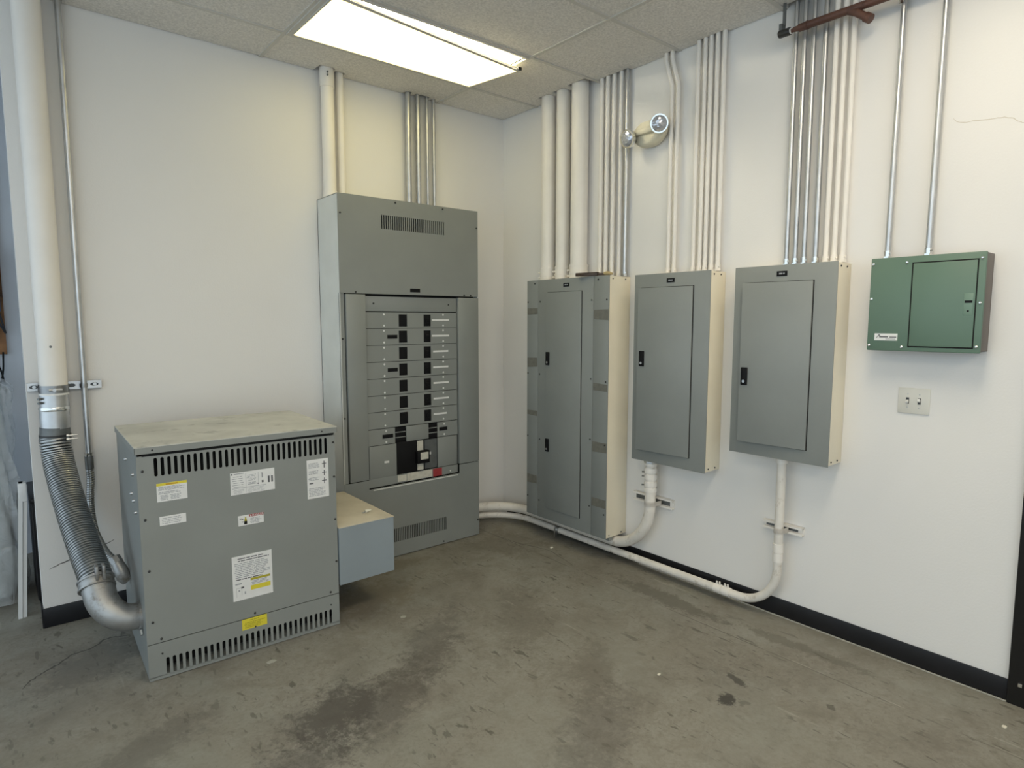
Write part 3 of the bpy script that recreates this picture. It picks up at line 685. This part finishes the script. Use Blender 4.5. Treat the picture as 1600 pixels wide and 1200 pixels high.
w('lever_tag', boxbm(-.968, -.908, YR-.033, YR-.029, .632, .680), 'old_label', mb)
w('test_button', boxbm(-.884, -.868, YR-.002, YR+.004, .652, .670), 'white_label', mb)
YS = YR+.001
w('sticker', boxbm(-1.126, -1.060, YS-.002, YS, .500, .542), 'old_label'); w('sticker', boxbm(-1.055, -.860, YS-.002, YS, .496, .546), 'old_label')
w('red_sticker', boxbm(-.852, -.780, YS-.002, YS, .492, .546), 'red'); w('screw', screw_bm((-.709, YS, .512), (0, -1, 0), .006), 'white_label')
w('nameplate', boxbm(-1.018, -.944, YF-.0015, YF, 1.745, 1.768), 'black')
for x, z in ((-1.115, 2.300), (-.76, 2.300), (-1.488, 2.20), (-.482, 2.20), (-.482, .115), (-1.40, 1.735), (-.590, 1.735), (-.535, 1.735), (-.78, .022)):
    w('screw', screw_bm((x, YF, z), (0, -1, 0), .006, .006), 'screw_dark')
for z in (1.45, .96): w('screw', screw_bm((-1.488, YF+.010, z), (0, -1, 0), .006, .006), 'screw_dark')

# ------------------------------------------------------------------ transformer
TW, TD, TH = .860, .690, 1.035
tr = thing('transformer', 'grey floor-standing transformer cabinet with slotted vents and warning stickers', 'transformer', (-2.255, -.565, 0), math.radians(-1.8))
def T_(name, bm, material, parent=None, label=None): return obj(name, bm, material, parent or tr, label)
hw, hd = TW/2, TD/2
bm = BM(); add_box(bm, -hw, -hw+.004, -hd+.004, hd, .018, 1.004); add_box(bm, hw-.004, hw, -hd+.004, hd, .018, 1.004); add_box(bm, -hw, hw, hd-.004, hd, .018, 1.004); add_box(bm, -hw, hw, -hd, hd, .016, .020)
T_('cabinet', bm, 'grey_enamel_worn')
T_('interior', boxbm(-hw+.01, hw-.01, -hd+.06, hd-.02, .03, .99), 'void')
ft = lambda u, v: Vector((u, -hd+.004, v))
bm = BM(); sl = [stadium(-.359+k*(.741/29), .901, .982, .0135) for k in range(30)]
plate(bm, rect(-hw+.001, hw-.001, .170, .994), sl, ft, .004, (0, -1, 0)); fp = T_('front_cover', bm, 'grey_enamel')
bm = BM(); sl = [stadium(-.355+k*(.737/29), .016, .094, .0135) for k in range(30)]
plate(bm, rect(-hw+.001, hw-.001, .004, .1665), sl, ft, .004, (0, -1, 0)); fl = T_('lower_cover', bm, 'grey_enamel')
# lid with a folded lip
bm = BM(); add_box(bm, -hw-.006, hw+.008, -hd-.012, hd+.006, TH-.004, TH); T_('lid', bm, 'dusty_top', label='dusty lid')
lid = [o for o in tr.children if o.name.startswith('lid')][0]
bm = BM(); add_box(bm, -hw-.006, hw+.008, -hd-.012, -hd-.009, TH-.030, TH-.0035); add_box(bm, -hw-.006, -hw-.003, -hd-.012, hd+.006, TH-.030, TH-.0035); add_box(bm, hw+.005, hw+.008, -hd-.012, hd+.006, TH-.030, TH-.0035)
T_('lid_lip', bm, 'grey_enamel', lid)
T_('lid_gap', boxbm(-hw+.022, hw-.008, -hd-.002, -hd+.010, .992, 1.006), 'void')
for x, z in ((-.409, .721), (-.406, .496), (-.404, .267), (-.409, .93), (.42, .955), (.42, .78), (.42, .56), (.42, .34), (.385, .185), (-.375, .185), (.015, .185)):
    T_('screw', screw_bm((x, -hd, z), (0, -1, 0), .0055, .005), 'screw_dark', fp)
for x in (-.375, .015, .385): T_('screw', screw_bm((x, -hd, .118), (0, -1, 0), .004), 'screw_dark', fl)
for x in (-.37, .36): T_('screw', screw_bm((x, -hd-.012, TH-.017), (0, -1, 0), .004), 'screw_dark', lid)
for y, z in ((-.02, .93), (-.24, .90), (-.16, .80), (-.22, .78), (-.27, .74)): T_('side_bolt', screw_bm((-hw, y, z), (-1, 0, 0), .007, .010), 'galv')
T_('skid', boxbm(-hw+.01, -hw+.05, -hd+.02, hd-.02, 0, .018), 'screw_dark'); T_('skid', boxbm(hw-.05, hw-.01, -hd+.02, hd-.02, 0, .018), 'screw_dark')
YT = -hd
def sticker(name, u0, u1, v0, v1, m_, label, marks=()):
    s = T_(name, boxbm(u0, u1, YT-.0012, YT, v0, v1), m_, fp if v0 > .17 or True else fl, label)
    by = {}
    for (a, c, d_, e, mm) in marks: by.setdefault(mm, []).append((u0+(u1-u0)*a, u0+(u1-u0)*c, v0+(v1-v0)*d_, v0+(v1-v0)*e))
    out = s
    for i, (mm, rs) in enumerate(by.items()):
        bm = BM()
        for (a, c, d_, e) in rs: add_box(bm, a, c, YT-.0016-.0002*i, YT-.0011, d_, e)
        pr = T_('print', bm, mm, s)
    return s
# stickers belong to the cabinet itself so that their print stays one level below them
fp_keep = fp; fp = tr
def lines(u0, u1, v0, v1, n, seed, mm='ink_soft', fill=.5):
    rnd = random.Random(seed); out = []; h = (v1-v0)/n
    for k in range(n):
        v = v1-(k+.5)*h; a = u0+(rnd.random()*.04); e = u1-rnd.random()*.25*(u1-u0)
        while a < e:
            l = rnd.uniform(.05, .2); out.append((a, min(e, a+l), v-h*fill/2, v+h*fill/2, mm)); a += l+.02
    return out
sticker('caution_sticker', -.361, -.244, .789, .869, 'white_label', 'white sticker with a yellow heading', [(0, 1, .86, 1, 'yellow'), (.30, .70, .89, .96, 'orange_ink')] + lines(.04, .95, .60, .82, 4, 1) + lines(.04, .9, .40, .55, 2, 2) + lines(.10, .38, .06, .36, 4, 3) + lines(.42, .8, .06, .36, 4, 4))
sticker('notice_sticker', -.356, -.254, .684, .724, 'white_label', 'small white sticker', lines(.08, .95, .12, .88, 4, 5, fill=.35))
s3 = sticker('rating_plate', -.067, .129, .766, .869, 'white_label', 'white rating plate with a wiring diagram',
        [(.02, .05, .90, .97, 'ink'), (.08, .30, .92, .955, 'ink_soft'), (.845, .885, .36, .66, 'ink'), (.92, .96, .36, .66, 'ink')] + lines(.03, .32, .30, .86, 6, 6, fill=.25) + lines(.36, .58, .55, .85, 5, 7, fill=.3) + lines(.38, .62, .38, .50, 2, 8) +
        [(.34, .345, .05, .92, 'ink_soft'), (.03, .80, .28, .30, 'ink_soft'), (.62, .625, .30, .90, 'ink_soft'), (.70, .73, .62, .84, 'ink_soft'), (.68, .73, .82, .85, 'ink_soft'), (.70, .74, .40, .50, 'ink'), (.60, .63, .36, .41, 'ink')] + lines(.05, .32, .04, .24, 4, 9, fill=.3) + lines(.36, .80, .05, .26, 4, 10, fill=.25))
s4 = sticker('danger_sticker', -.041, .072, .617, .665, 'white_label', 'white sticker with a red DANGER heading and a pictogram', [(.42, 1, .76, 1, 'red'), (.22, .34, .10, .42, 'black'), (.24, .33, .42, .62, 'olive'), (.26, .31, .60, .80, 'olive'), (.06, .16, .66, .72, 'ink'), (.14, .20, .60, .66, 'ink'), (.14, .20, .34, .40, 'ink')] + lines(.46, .92, .10, .66, 5, 12, fill=.45))
sticker('wiring_sticker', .284, .392, .686, .880, 'white_label', 'tall white sticker with small drawings', lines(.06, .60, .78, .92, 4, 13, fill=.45) + lines(.06, .62, .62, .72, 3, 14) + lines(.06, .58, .46, .55, 3, 15) + lines(.06, .88, .05, .28, 6, 16, fill=.45) +
        [(.78, .82, .76, .94, 'ink'), (.70, .90, .86, .88, 'ink'), (.78, .82, .56, .70, 'ink'), (.70, .90, .63, .65, 'ink'), (.78, .82, .35, .50, 'ink'), (.68, .90, .42, .44, 'ink'), (.10, .28, .38, .41, 'ink')])
sticker('instruction_sticker', -.077, .1015, .2645, .4765, 'white_label', 'large white instruction sticker with a yellow block', lines(.12, .95, .86, .96, 2, 17, 'ink', .4) + lines(.05, .96, .50, .85, 9, 18, 'ink_soft', .42) + lines(.05, .9, .45, .49, 1, 19, 'ink', .5) +
        [(.44, .94, .40, .45, 'olive'), (.44, .94, .18, .28, 'yellow'), (.44, .94, .23, .28, 'olive'), (.06, .22, .36, .39, 'ink_soft'), (.20, .27, .26, .30, 'ink'), (.08, .22, .28, .285, 'ink_soft'), (.08, .085, .08, .28, 'ink_soft'), (.21, .215, .12, .28, 'ink_soft'), (.13, .17, .20, .24, 'ink_soft'), (.28, .31, .12, .18, 'ink_soft')] + lines(.45, .93, .30, .39, 3, 20, 'ink_soft', .5))
sticker('warning_sticker', -.0445, .0685, .116, .1665, 'yellow', 'small yellow sticker over the seam', lines(.30, .75, .76, .90, 1, 21, 'olive', .6) + lines(.08, .95, .10, .70, 4, 22, 'olive', .5))
def text_mesh(s, size, name):
    cu = bpy.data.curves.new(name, 'FONT'); cu.body = s; cu.size = size; cu.align_x = 'LEFT'; cu.extrude = .0001
    o = bpy.data.objects.new(name, cu); C.objects.link(o); dg = bpy.context.evaluated_depsgraph_get(); me = bpy.data.meshes.new_from_object(o.evaluated_get(dg)); bpy.data.objects.remove(o); return me
me = text_mesh('DANGER', .0125, 'lettering'); me.materials.append(MAT['white_label'])
o = bpy.data.objects.new('lettering', me); C.objects.link(o); o.parent = s4; o.location = (.021, YT-.0022, .6555); o.rotation_euler = (math.pi/2, 0, 0)
bm = BM(); f = bm.faces.new([bm.verts.new(q) for q in ((.010, YT-.0022, .655), (.019, YT-.0022, .655), (.0145, YT-.0022, .664))]); T_('symbol', bm, 'white_label', s4)
fp = fp_keep

# wireway box bolted to the transformer's right side, reaching back to the switchboard
bx0, bx1, by0, by1, bz0, bz1 = -1.823, -1.519, -.928, -.300, .208, .511
t = thing('wireway_box', 'pale blue-grey sheet metal box between the transformer and the switchboard', 'electrical box', ((bx0+bx1)/2, (by0+by1)/2, bz0)); w = W(t)
def skew(b_):      # its left edge follows the slightly turned transformer
    for v in b_.verts:
        if v.co.x < (bx0+bx1)/2: v.co.x += -.008+.026*(v.co.y-by0)/(by1-by0)
    return b_
w('trough', skew(boxbm(bx0, bx1-.001, by0+.003, by1, bz0, bz1-.006, bev=.002)), 'box_blue')
w('end_plate', skew(boxbm(bx0, bx1, by0, by0+.003, bz0, bz1-.004)), 'box_blue')
w('lid', skew(boxbm(bx0, bx1+.003, by0-.003, by1, bz1-.004, bz1, bev=.001)), 'box_top', label='dusty cream lid')
for y in (-.45, -.75): w('screw', screw_bm((bx1+.0, y, bz1-.02), (1, 0, 0), .005), 'screw_dark')
o = thing('wire_nut', 'small pale wire scrap lying on the wireway box lid', 'wire scrap', (-1.60, -.79, bz1)); w = W(o)
w('cap', tubebm([(-1.615, -.790, bz1+.010), (-1.60, -.788, bz1+.012), (-1.578, -.786, bz1+.011)], [.010, .009, .004], 10), 'chip'); w('wire_end', tubebm([(-1.615, -.790, bz1+.010), (-1.632, -.792, bz1+.006)], .0035, 8), 'galv')

# ------------------------------------------------------------------ big pipe, clamps and flexible conduits at left
PX, PY = -2.905, -.092
t = thing('flexible_conduit', 'large ribbed metal flexible conduit with elbow dropping from the white pipe into the transformer', 'conduit', (PX, PY, .25)); w = W(t)
path = catmull([(PX-.012, PY, .985), (PX-.006, PY-.03, .88), (-2.900, -.20, .780), (-2.882, -.33, .655), (-2.860, -.48, .530), (-2.842, -.60, .447), (-2.836, -.64, .415)], 16)
rs = resample(path, .0035); N_ = len(rs)
w('ribbed_hose', tubebm(rs, [.0620+(.0035, .0030, -.0062, .0030)[i % 4] for i in range(N_)], 26), 'hose')
w('hose_sleeve', tubebm([(PX-.008, PY, 1.04), (PX-.010, PY, 1.0), (PX-.012, PY-.004, .965)], [.062, .063, .065], 26), 'clamp_grey')
for z in (1.000, .982): 
    cb = w('hose_clamp', tubebm([(PX-.010, PY-.002, z-.005), (PX-.010, PY-.002, z+.005)], .0655, 26), 'screw_dark')
    bm = BM(); add_cyl(bm, (PX+.030, PY-.058, z), (PX+.075, PY-.062, z), .0045, 8); add_cyl(bm, (PX+.032, PY-.058, z), (PX+.042, PY-.059, z), .009, 8); w('clamp_bolt', bm, 'galv', cb)
w('sleeve', tubebm([(PX-.006, PY, 1.035), (PX-.006, PY, 1.125)], .0615, 26), 'galv')
w('bead', tubebm([(PX-.005, PY, 1.122), (PX-.005, PY, 1.132), (PX-.005, PY, 1.142)], [.062, .065, .062], 26), 'steel_bright')
w('sleeve', tubebm([(PX-.003, PY, 1.140), (PX-.003, PY, 1.205)], .0600, 26), 'galv')
w('bead', tubebm([(PX-.002, PY, 1.200), (PX-.002, PY, 1.209)], .0615, 26), 'toggle')
for z in (1.165, 1.185): bm = BM(); add_cyl(bm, (PX-.055, PY-.03, z), (PX-.068, PY-.045, z), .006, 8); w('set_screw', bm, 'clamp_grey')
# cast elbow
e0 = Vector((-2.838, -.635, .420)); 
ep = catmull([(-2.838, -.632, .425), (-2.834, -.665, .385), (-2.824, -.705, .335), (-2.795, -.738, .292), (-2.750, -.752, .262), (-2.684, -.752, .252)], 8)
n_ = len(ep); w('elbow', tubebm(ep, [.066-.010*(i/(n_-1)) for i in range(n_)], 24), 'cast')
d = Vector((.004, -.66, -.75)).normalized()
w('elbow_collar', tubebm([e0-d*.006, e0+d*.002, e0+d*.036, e0+d*.044], [.064, .069, .069, .064], 24), 'cast')
for off in (.004, .040): w('collar_rim', tubebm([e0+d*(off-.004), e0+d*(off+.004)], .072, 24), 'cast')
bm = BM()
for s in (-.013, .013):
    q = e0+Vector((s+.012, -.045, .058)); add_box(bm, q.x-.006, q.x+.006, q.y-.03, q.y+.012, q.z-.045, q.z+.022, bev=.002)
w('collar_lugs', bm, 'cast')
w('elbow_flange', tubebm([(-2.705, -.752, .253), (-2.688, -.752, .252)], .064, 24), 'cast')
bm = BM(); add_cyl(bm, (-2.70, -.80, .205), (-2.70, -.82, .19), .008, 8); w('flange_screw', bm, 'steel_bright')

t = thing('riser_pipe', 'large white pipe rising to the ceiling at the left wall end', 'pipe', (PX, PY, 1.205)); w = W(t)
w('tube', tubebm(vert(PX, PY, 1.205, ZC), .0570, 32), 'white_pipe')
bm = BM(); add_cyl(bm, (PX-.005, PY-.0565, 1.435), (PX-.005, PY-.0578, 1.435), .006, 8); w('chip_mark', bm, 'clamp_grey', label='dark chip in the white paint')
t = thing('strut_channel', 'galvanized strut holding the large white pipe and slim metal conduit at left', 'bracket', (-2.856, -.012, 1.215)); w = W(t)
bm = BM(); zc = 1.235; s = .020
plate(bm, rect(-3.008, -2.702, zc-s, zc+s), [stadium(0, 0, 1, 1)] if False else [[(xx+.018*math.cos(a_), zc+.009*math.sin(a_)) for a_ in [2*math.pi*k/12 for k in range(12)]] for xx in (-2.982, -2.83, -2.733)], lambda u, v: Vector((u, -.022, v)), .003, (0, -1, 0))
add_box(bm, -3.008, -2.702, -.022, 0, zc+s-.003, zc+s); add_box(bm, -3.008, -2.702, -.022, 0, zc-s, zc-s+.003)
w('channel', bm, 'galv'); w('channel_back', boxbm(-3.005, -2.705, -.006, -.003, zc-.015, zc+.015), 'clamp_grey')
for xx in (-2.982, -2.733): w('nut', tubebm([(xx+.002, -.015, zc), (xx+.002, -.026, zc)], .0085, 6), 'galv')
def strap(w, px, py, r, zc, hh, mm):
    bm = BM(); n = 18; vs = [(px+(r+.002)*math.cos(math.pi*k/n), py-(r+.002)*math.sin(math.pi*k/n)) for k in range(n+1)]
    path = [(px+r+.002, -.024)] + vs + [(px-r-.002, -.024)]; prev = None
    for (a, c) in path:
        q = [bm.verts.new((a, c, zc-hh)), bm.verts.new((a, c, zc+hh))]
        if prev: bm.faces.new((prev[0], q[0], q[1], prev[1]))
        prev = q
    bmesh.ops.solidify(bm, geom=list(bm.faces), thickness=.002); return w('pipe_strap', bm, mm)
sp = strap(w, PX, PY, .0585, 1.228, .019, 'galv')
bm = BM(); add_cyl(bm, (PX-.025, PY-.072, 1.228), (PX+.028, PY-.072, 1.228), .006, 8); add_cyl(bm, (PX-.004, PY-.060, 1.228), (PX-.004, PY-.082, 1.228), .008, 8); w('strap_bolt', bm, 'galv', sp)
sp = strap(w, -2.780, -.040, .0145, 1.232, .010, 'galv')
t = conduit('slim_conduit', 'slim metal conduit beside the large white pipe, ending in a flexible tail', None, vert(-2.779, -.040, .86, ZC), .0137, 'galv', 16, conn=False); w = W(t)
w('coupling', tubebm([(-2.779, -.040, .868), (-2.779, -.040, .880), (-2.779, -.040, .885)], [.019, .019, .0215], 16), 'steel_bright')
w('coupling', tubebm([(-2.779, -.040, .800), (-2.779, -.040, .868)], .0195, 16), 'clamp_grey')
rs = resample(catmull([(-2.779, -.040, .805), (-2.779, -.043, .74), (-2.785, -.05, .677), (-2.790, -.08, .584), (-2.785, -.16, .495), (-2.761, -.27, .425), (-2.735, -.34, .392), (-2.718, -.385, .365)], 10), .003)
w('flexible_tail', tubebm(rs, [.0175+(.001, .001, -.0018, .001)[i % 4] for i in range(len(rs))], 14), 'hose')
w('angle_connector', tubebm([(-2.726, -.372, .390), (-2.714, -.395, .355), (-2.708, -.405, .325), (-2.690, -.405, .305)], [.025, .031, .032, .030], 16), 'cast')
w('locknut', tubebm([(-2.735, -.355, .408), (-2.724, -.376, .384)], .028, 8), 'cast')

# ------------------------------------------------------------------ emergency light
EY, EZ = -1.438, 2.665
t = thing('emergency_light', 'cream twin-head emergency light on the wall between the conduits', 'emergency light', (-.05, EY, EZ-.07)); w = W(t)
bm = BM(); bmesh.ops.create_uvsphere(bm, u_segments=36, v_segments=18, radius=1)
for v in bm.verts:
    u, n_, z = v.co.x, v.co.y, v.co.z
    rr = math.sqrt(max(0, 1-z*z*0))
    # long lens-shaped housing: flat top facet, pointed ends
    yy = u*.126; zz = z*.082*(1-.30*u*u); dd = n_*.070*(1-.25*u*u)
    v.co = Vector((-.042+min(max(dd, -.042), .040), EY+yy, EZ+max(-.074, min(.062, zz))))
for f in bm.faces: f.smooth = True
w('housing', bm, 'fixture_cream')
w('ridge', boxbm(-.106, -.070, EY-.070, EY+.085, EZ-.012, EZ+.026, bev=.012), 'fixture_cream')
def head(c, dirv, nm):
    c = Vector(c); dv = Vector(dirv).normalized()
    r_ = .050
    hd_ = w('lamp_head', tubebm([c-dv*.050, c-dv*.046, c-dv*.030, c-dv*.008, c+dv*.004], [.012, .026, .042, r_, r_], 26), 'chrome', label=nm)
    w('bezel', tubebm([c-dv*.008, c+dv*.010], r_*1.04, 26), 'chrome', hd_)
    w('lamp_lens', tubebm([c+dv*.008, c+dv*.014, c+dv*.019, c+dv*.021], [r_*.92, r_*.8, r_*.5, r_*.1], 26), 'lamp_glass', hd_)
    w('swivel', tubebm([c-dv*.045, c-dv*.075], .016, 12), 'fixture_cream', hd_)
head((-.130, -1.343, 2.640), (-.93, .05, -.24), 'lamp head turned towards the left')
head((-.120, -1.560, 2.680), (-.62, -.78, -.28), 'lamp head facing the room')

# ------------------------------------------------------------------ sprinkler pipe
SX, SZ = -.100, 2.934
t = thing('sprinkler_pipe', 'rusty brown pipe with a capped end slung under the ceiling at right', 'pipe', (SX, -2.30, SZ)); w = W(t)
w('tube', tubebm([(SX, -2.345, SZ), (SX, -4.2, SZ-.01)], .0175, 18), 'rust_pipe')
w('reducer', tubebm([(SX, -2.318, SZ+.001), (SX, -2.345, SZ), (SX, -2.385, SZ)], [.0110, .0135, .0205], 18), 'rust_pipe')
w('neck', tubebm([(SX, -2.300, SZ), (SX, -2.322, SZ)], .0095, 14), 'rust_pipe'); w('white_ring', tubebm([(SX, -2.303, SZ), (SX, -2.308, SZ)], .0135, 14), 'toggle')
w('end_cap', tubebm([(SX, -2.246, SZ+.002), (SX, -2.252, SZ+.002), (SX, -2.302, SZ+.001)], [.0155, .0180, .0180], 18), 'screw_dark')
w('branch', tubebm([(SX, -2.555, SZ+.002), (SX, -2.60, SZ-.022), (SX, -2.645, SZ-.058)], .0165, 16), 'rust_pipe')
w('branch_mouth', tubebm([(SX, -2.640, SZ-.054), (SX, -2.662, SZ-.071)], .0205, 16), 'rust_pipe')
bm = BM(); add_box(bm, SX+.035, SX+.040, -2.258, -2.243, SZ+.05, H+.02); add_box(bm, SX+.002, SX+.038, -2.258, -2.243, SZ+.014, SZ+.052); w('hanger', bm, 'clamp_grey')

# flat scraper left lying on the tall panel
t = thing('scraper', 'rusty flat blade with a tan end lying on top of the tall grey panel', 'hand tool', (-.19, -1.12, 1.838)); w = W(t)
bm = BM(); add_box(bm, -.130, .030, -.014, .014, .002, .024, bev=.002); add_box(bm, .02, .075, -.009, .009, .002, .018, bev=.003)
M_ = Matrix.Translation((-.200, -1.150, 1.838)) @ Matrix.Rotation(math.radians(-78), 4, 'Z')
bm.transform(M_); w('blade', bm, 'blade')
bm = BM(); add_tube(bm, [(.07, 0, .012), (.09, 0, .014), (.105, 0, .013), (.13, 0, .009)], [.009, .013, .012, .006], 12); bm.transform(M_); w('tip', bm, 'tan')

# ------------------------------------------------------------------ storage seen past the end of the left-hand wall
t = thing('plastic_bundle', 'tall bundle wrapped in clear plastic sheeting beyond the left wall end', 'wrapped bundle', (-3.36, .62, 0)); w = W(t)
w('contents', boxbm(-3.58, -3.10, .48, .80, .02, 1.18, bev=.05), 'foam')
bm = BM(); rnd = random.Random(3); nz, na = 60, 64
ph = [(rnd.uniform(2, 9), rnd.uniform(0, 6.28), rnd.uniform(4, 16), rnd.uniform(0, 6.28), rnd.uniform(.003, .010)) for _ in range(10)]
rings = []
for i in range(nz+1):
    z = 1.235*i/nz; row = []
    for k in range(na):
        a = 2*math.pi*k/na; ca, sa = math.cos(a), math.sin(a)
        ex_ = .36; sx_ = math.copysign(abs(ca)**ex_, ca)*.275; sy_ = math.copysign(abs(sa)**ex_, sa)*.19
        top = max(0, (z-1.16)/.075); s_ = 1-.25*top*top
        g = sum(m_*math.sin(f1*a+p1_+f2*z*.6)*math.sin(f2*z+p2_+f1*a*.7) for f1, p1_, f2, p2_, m_ in ph)
        row.append(bm.verts.new((-3.338+sx_*s_+ca*g, .62+sy_*s_+sa*g, .012+z+ (0.01*math.sin(5*a)*top))))
    rings.append(row)
for i in range(nz):
    for k in range(na):
        f = bm.faces.new((rings[i][k], rings[i][(k+1) % na], rings[i+1][(k+1) % na], rings[i+1][k])); f.smooth = True
bm.faces.new(rings[-1]); w('sheeting', bm, 'film', label='crinkled clear plastic sheeting')
t = thing('leaning_trim', 'pair of narrow white trim boards leaning by the wrapped bundle', 'trim board', (-3.092, .215, 0)); w = W(t)
def lean(x0, x1, x0t, x1t, y, th, zt):
    b_ = BM(); q = [(x0, y, 0), (x1, y, 0), (x1t, y+.10, zt), (x0t, y+.10, zt)]
    lo = [b_.verts.new(v) for v in q]; hi = [b_.verts.new((v[0], v[1]+th, v[2])) for v in q]
    b_.faces.new(lo); b_.faces.new(list(reversed(hi)))
    for k in range(4): b_.faces.new((lo[k], lo[(k+1) % 4], hi[(k+1) % 4], hi[k]))
    bmesh.ops.recalc_face_normals(b_, faces=b_.faces); return b_
w('board', lean(-3.112, -3.094, -3.066, -3.048, .205, .05, .70), 'trim_white'); w('board', lean(-3.092, -3.076, -3.046, -3.030, .212, .05, .68), 'trim_white')
w('wrapped_end', boxbm(-3.070, -3.034, .292, .36, .60, .70, bev=.004), 'white_label', label='bright white wrapped end')
# board of hanging tools on the storage wall
t = thing('tool_board', 'brown wooden board on the storage wall seen past the wall end', 'board', (-3.45, 1.33, 1.33)); w = W(t)
wt = w; w('board', boxbm(-3.95, -3.055, 1.322, 1.346, 1.345, 2.60), 'ply')
for k, (x, zt, zb_) in enumerate(((-3.105, 2.02, 1.62), (-3.21, 2.10, 1.60), (-3.33, 2.05, 1.66))):
    t = thing('hanging_strap', ['blue strap bundle hanging nearest the wall end on the brown board', 'blue strap bundle hanging second on the brown board', 'blue strap bundle hanging furthest left on the brown board'][k], 'strap', (x, 1.275, zb_), group='straps on the tool board'); w = W(t)
    bm = BM(); add_tube(bm, [(x, 1.275, zt), (x+.004, 1.273, (zt+zb_)/2), (x-.004, 1.275, zb_)], [.030, .034, .040], 10); w('folded_strap', bm, 'blue_cloth')
    for zz in (zt-.10, zt-.28): w('band', tubebm([(x, 1.275, zz-.012), (x, 1.275, zz+.012)], .040, 10), 'black')
    bm = BM()
    for i in range(7): a_ = i*.9; add_tube(bm, [(x+.02*math.cos(a_), 1.275+.01*math.sin(a_), zb_+.02), (x+.05*math.cos(a_*1.7), 1.275+.012*math.sin(a_), zb_-.14)], .006, 6)
    w('fringe', bm, 'dark_cloth')
for k, (a, c) in enumerate((((-3.075, 1.36), (-3.12, 1.08)), ((-3.13, 1.36), (-3.075, 1.09)), ((-3.16, 1.38), (-3.11, 1.06)))):
    yy = 1.300+.012*k
    wt('cord', tubebm(catmull([(a[0], yy, a[1]), ((a[0]+c[0])/2+.012, yy, (a[1]+c[1])/2), (c[0], yy, c[1])], 5), .005, 8), 'black', label='black cord hanging below the board')
t = thing('dark_gap_block', 'added black block filling the dark gap behind the leaning trim boards', 'filler block', (-2.83, .55, 0)); w = W(t)
w('tub', boxbm(-3.020, -2.55, .34, .80, .01, .58, bev=.02), 'rubber'); w('dark_block_top', boxbm(-3.024, -2.54, .33, .81, .57, .60, bev=.006), 'rubber')  # added block that makes the gap between trim and wall end black

# ------------------------------------------------------------------ litter on the floor
def chip(name, label, x, y, r, h, material, n, seed):
    rnd = random.Random(seed); b_ = BM()
    lo = [b_.verts.new((r*rnd.uniform(.7, 1.2)*math.cos(2*math.pi*k/n), r*.7*rnd.uniform(.7, 1.2)*math.sin(2*math.pi*k/n), 0)) for k in range(n)]
    f = b_.faces.new(lo); ex = bmesh.ops.extrude_face_region(b_, geom=[f]); bmesh.ops.translate(b_, verts=[g for g in ex['geom'] if isinstance(g, bmesh.types.BMVert)], vec=(0, 0, h)); bmesh.ops.recalc_face_normals(b_, faces=b_.faces)
    o = obj(name, b_, material); o.location = (x, y, .0003); return tag(o, label, 'floor litter', 'scraps on the floor')
chip('paint_chip', 'white chip on the floor in front of the tall grey panel', -.249, -.832, .013, .006, 'chip', 6, 1)
chip('paint_chip', 'tiny white fleck on the open floor between transformer and panels', -.948, -2.263, .009, .003, 'chip', 6, 2)
chip('pale_disc', 'pale flat disc on the floor just before the transformer', -2.230, -1.059, .022, .0015, 'disc', 14, 3)
chip('pale_disc', 'pale flat disc on the floor to the right of the transformer', -1.546, -1.062, .018, .0015, 'disc', 14, 4)
chip('paint_chip', 'white fleck on the floor near the black door frame', -.219, -3.337, .012, .003, 'chip', 7, 5)
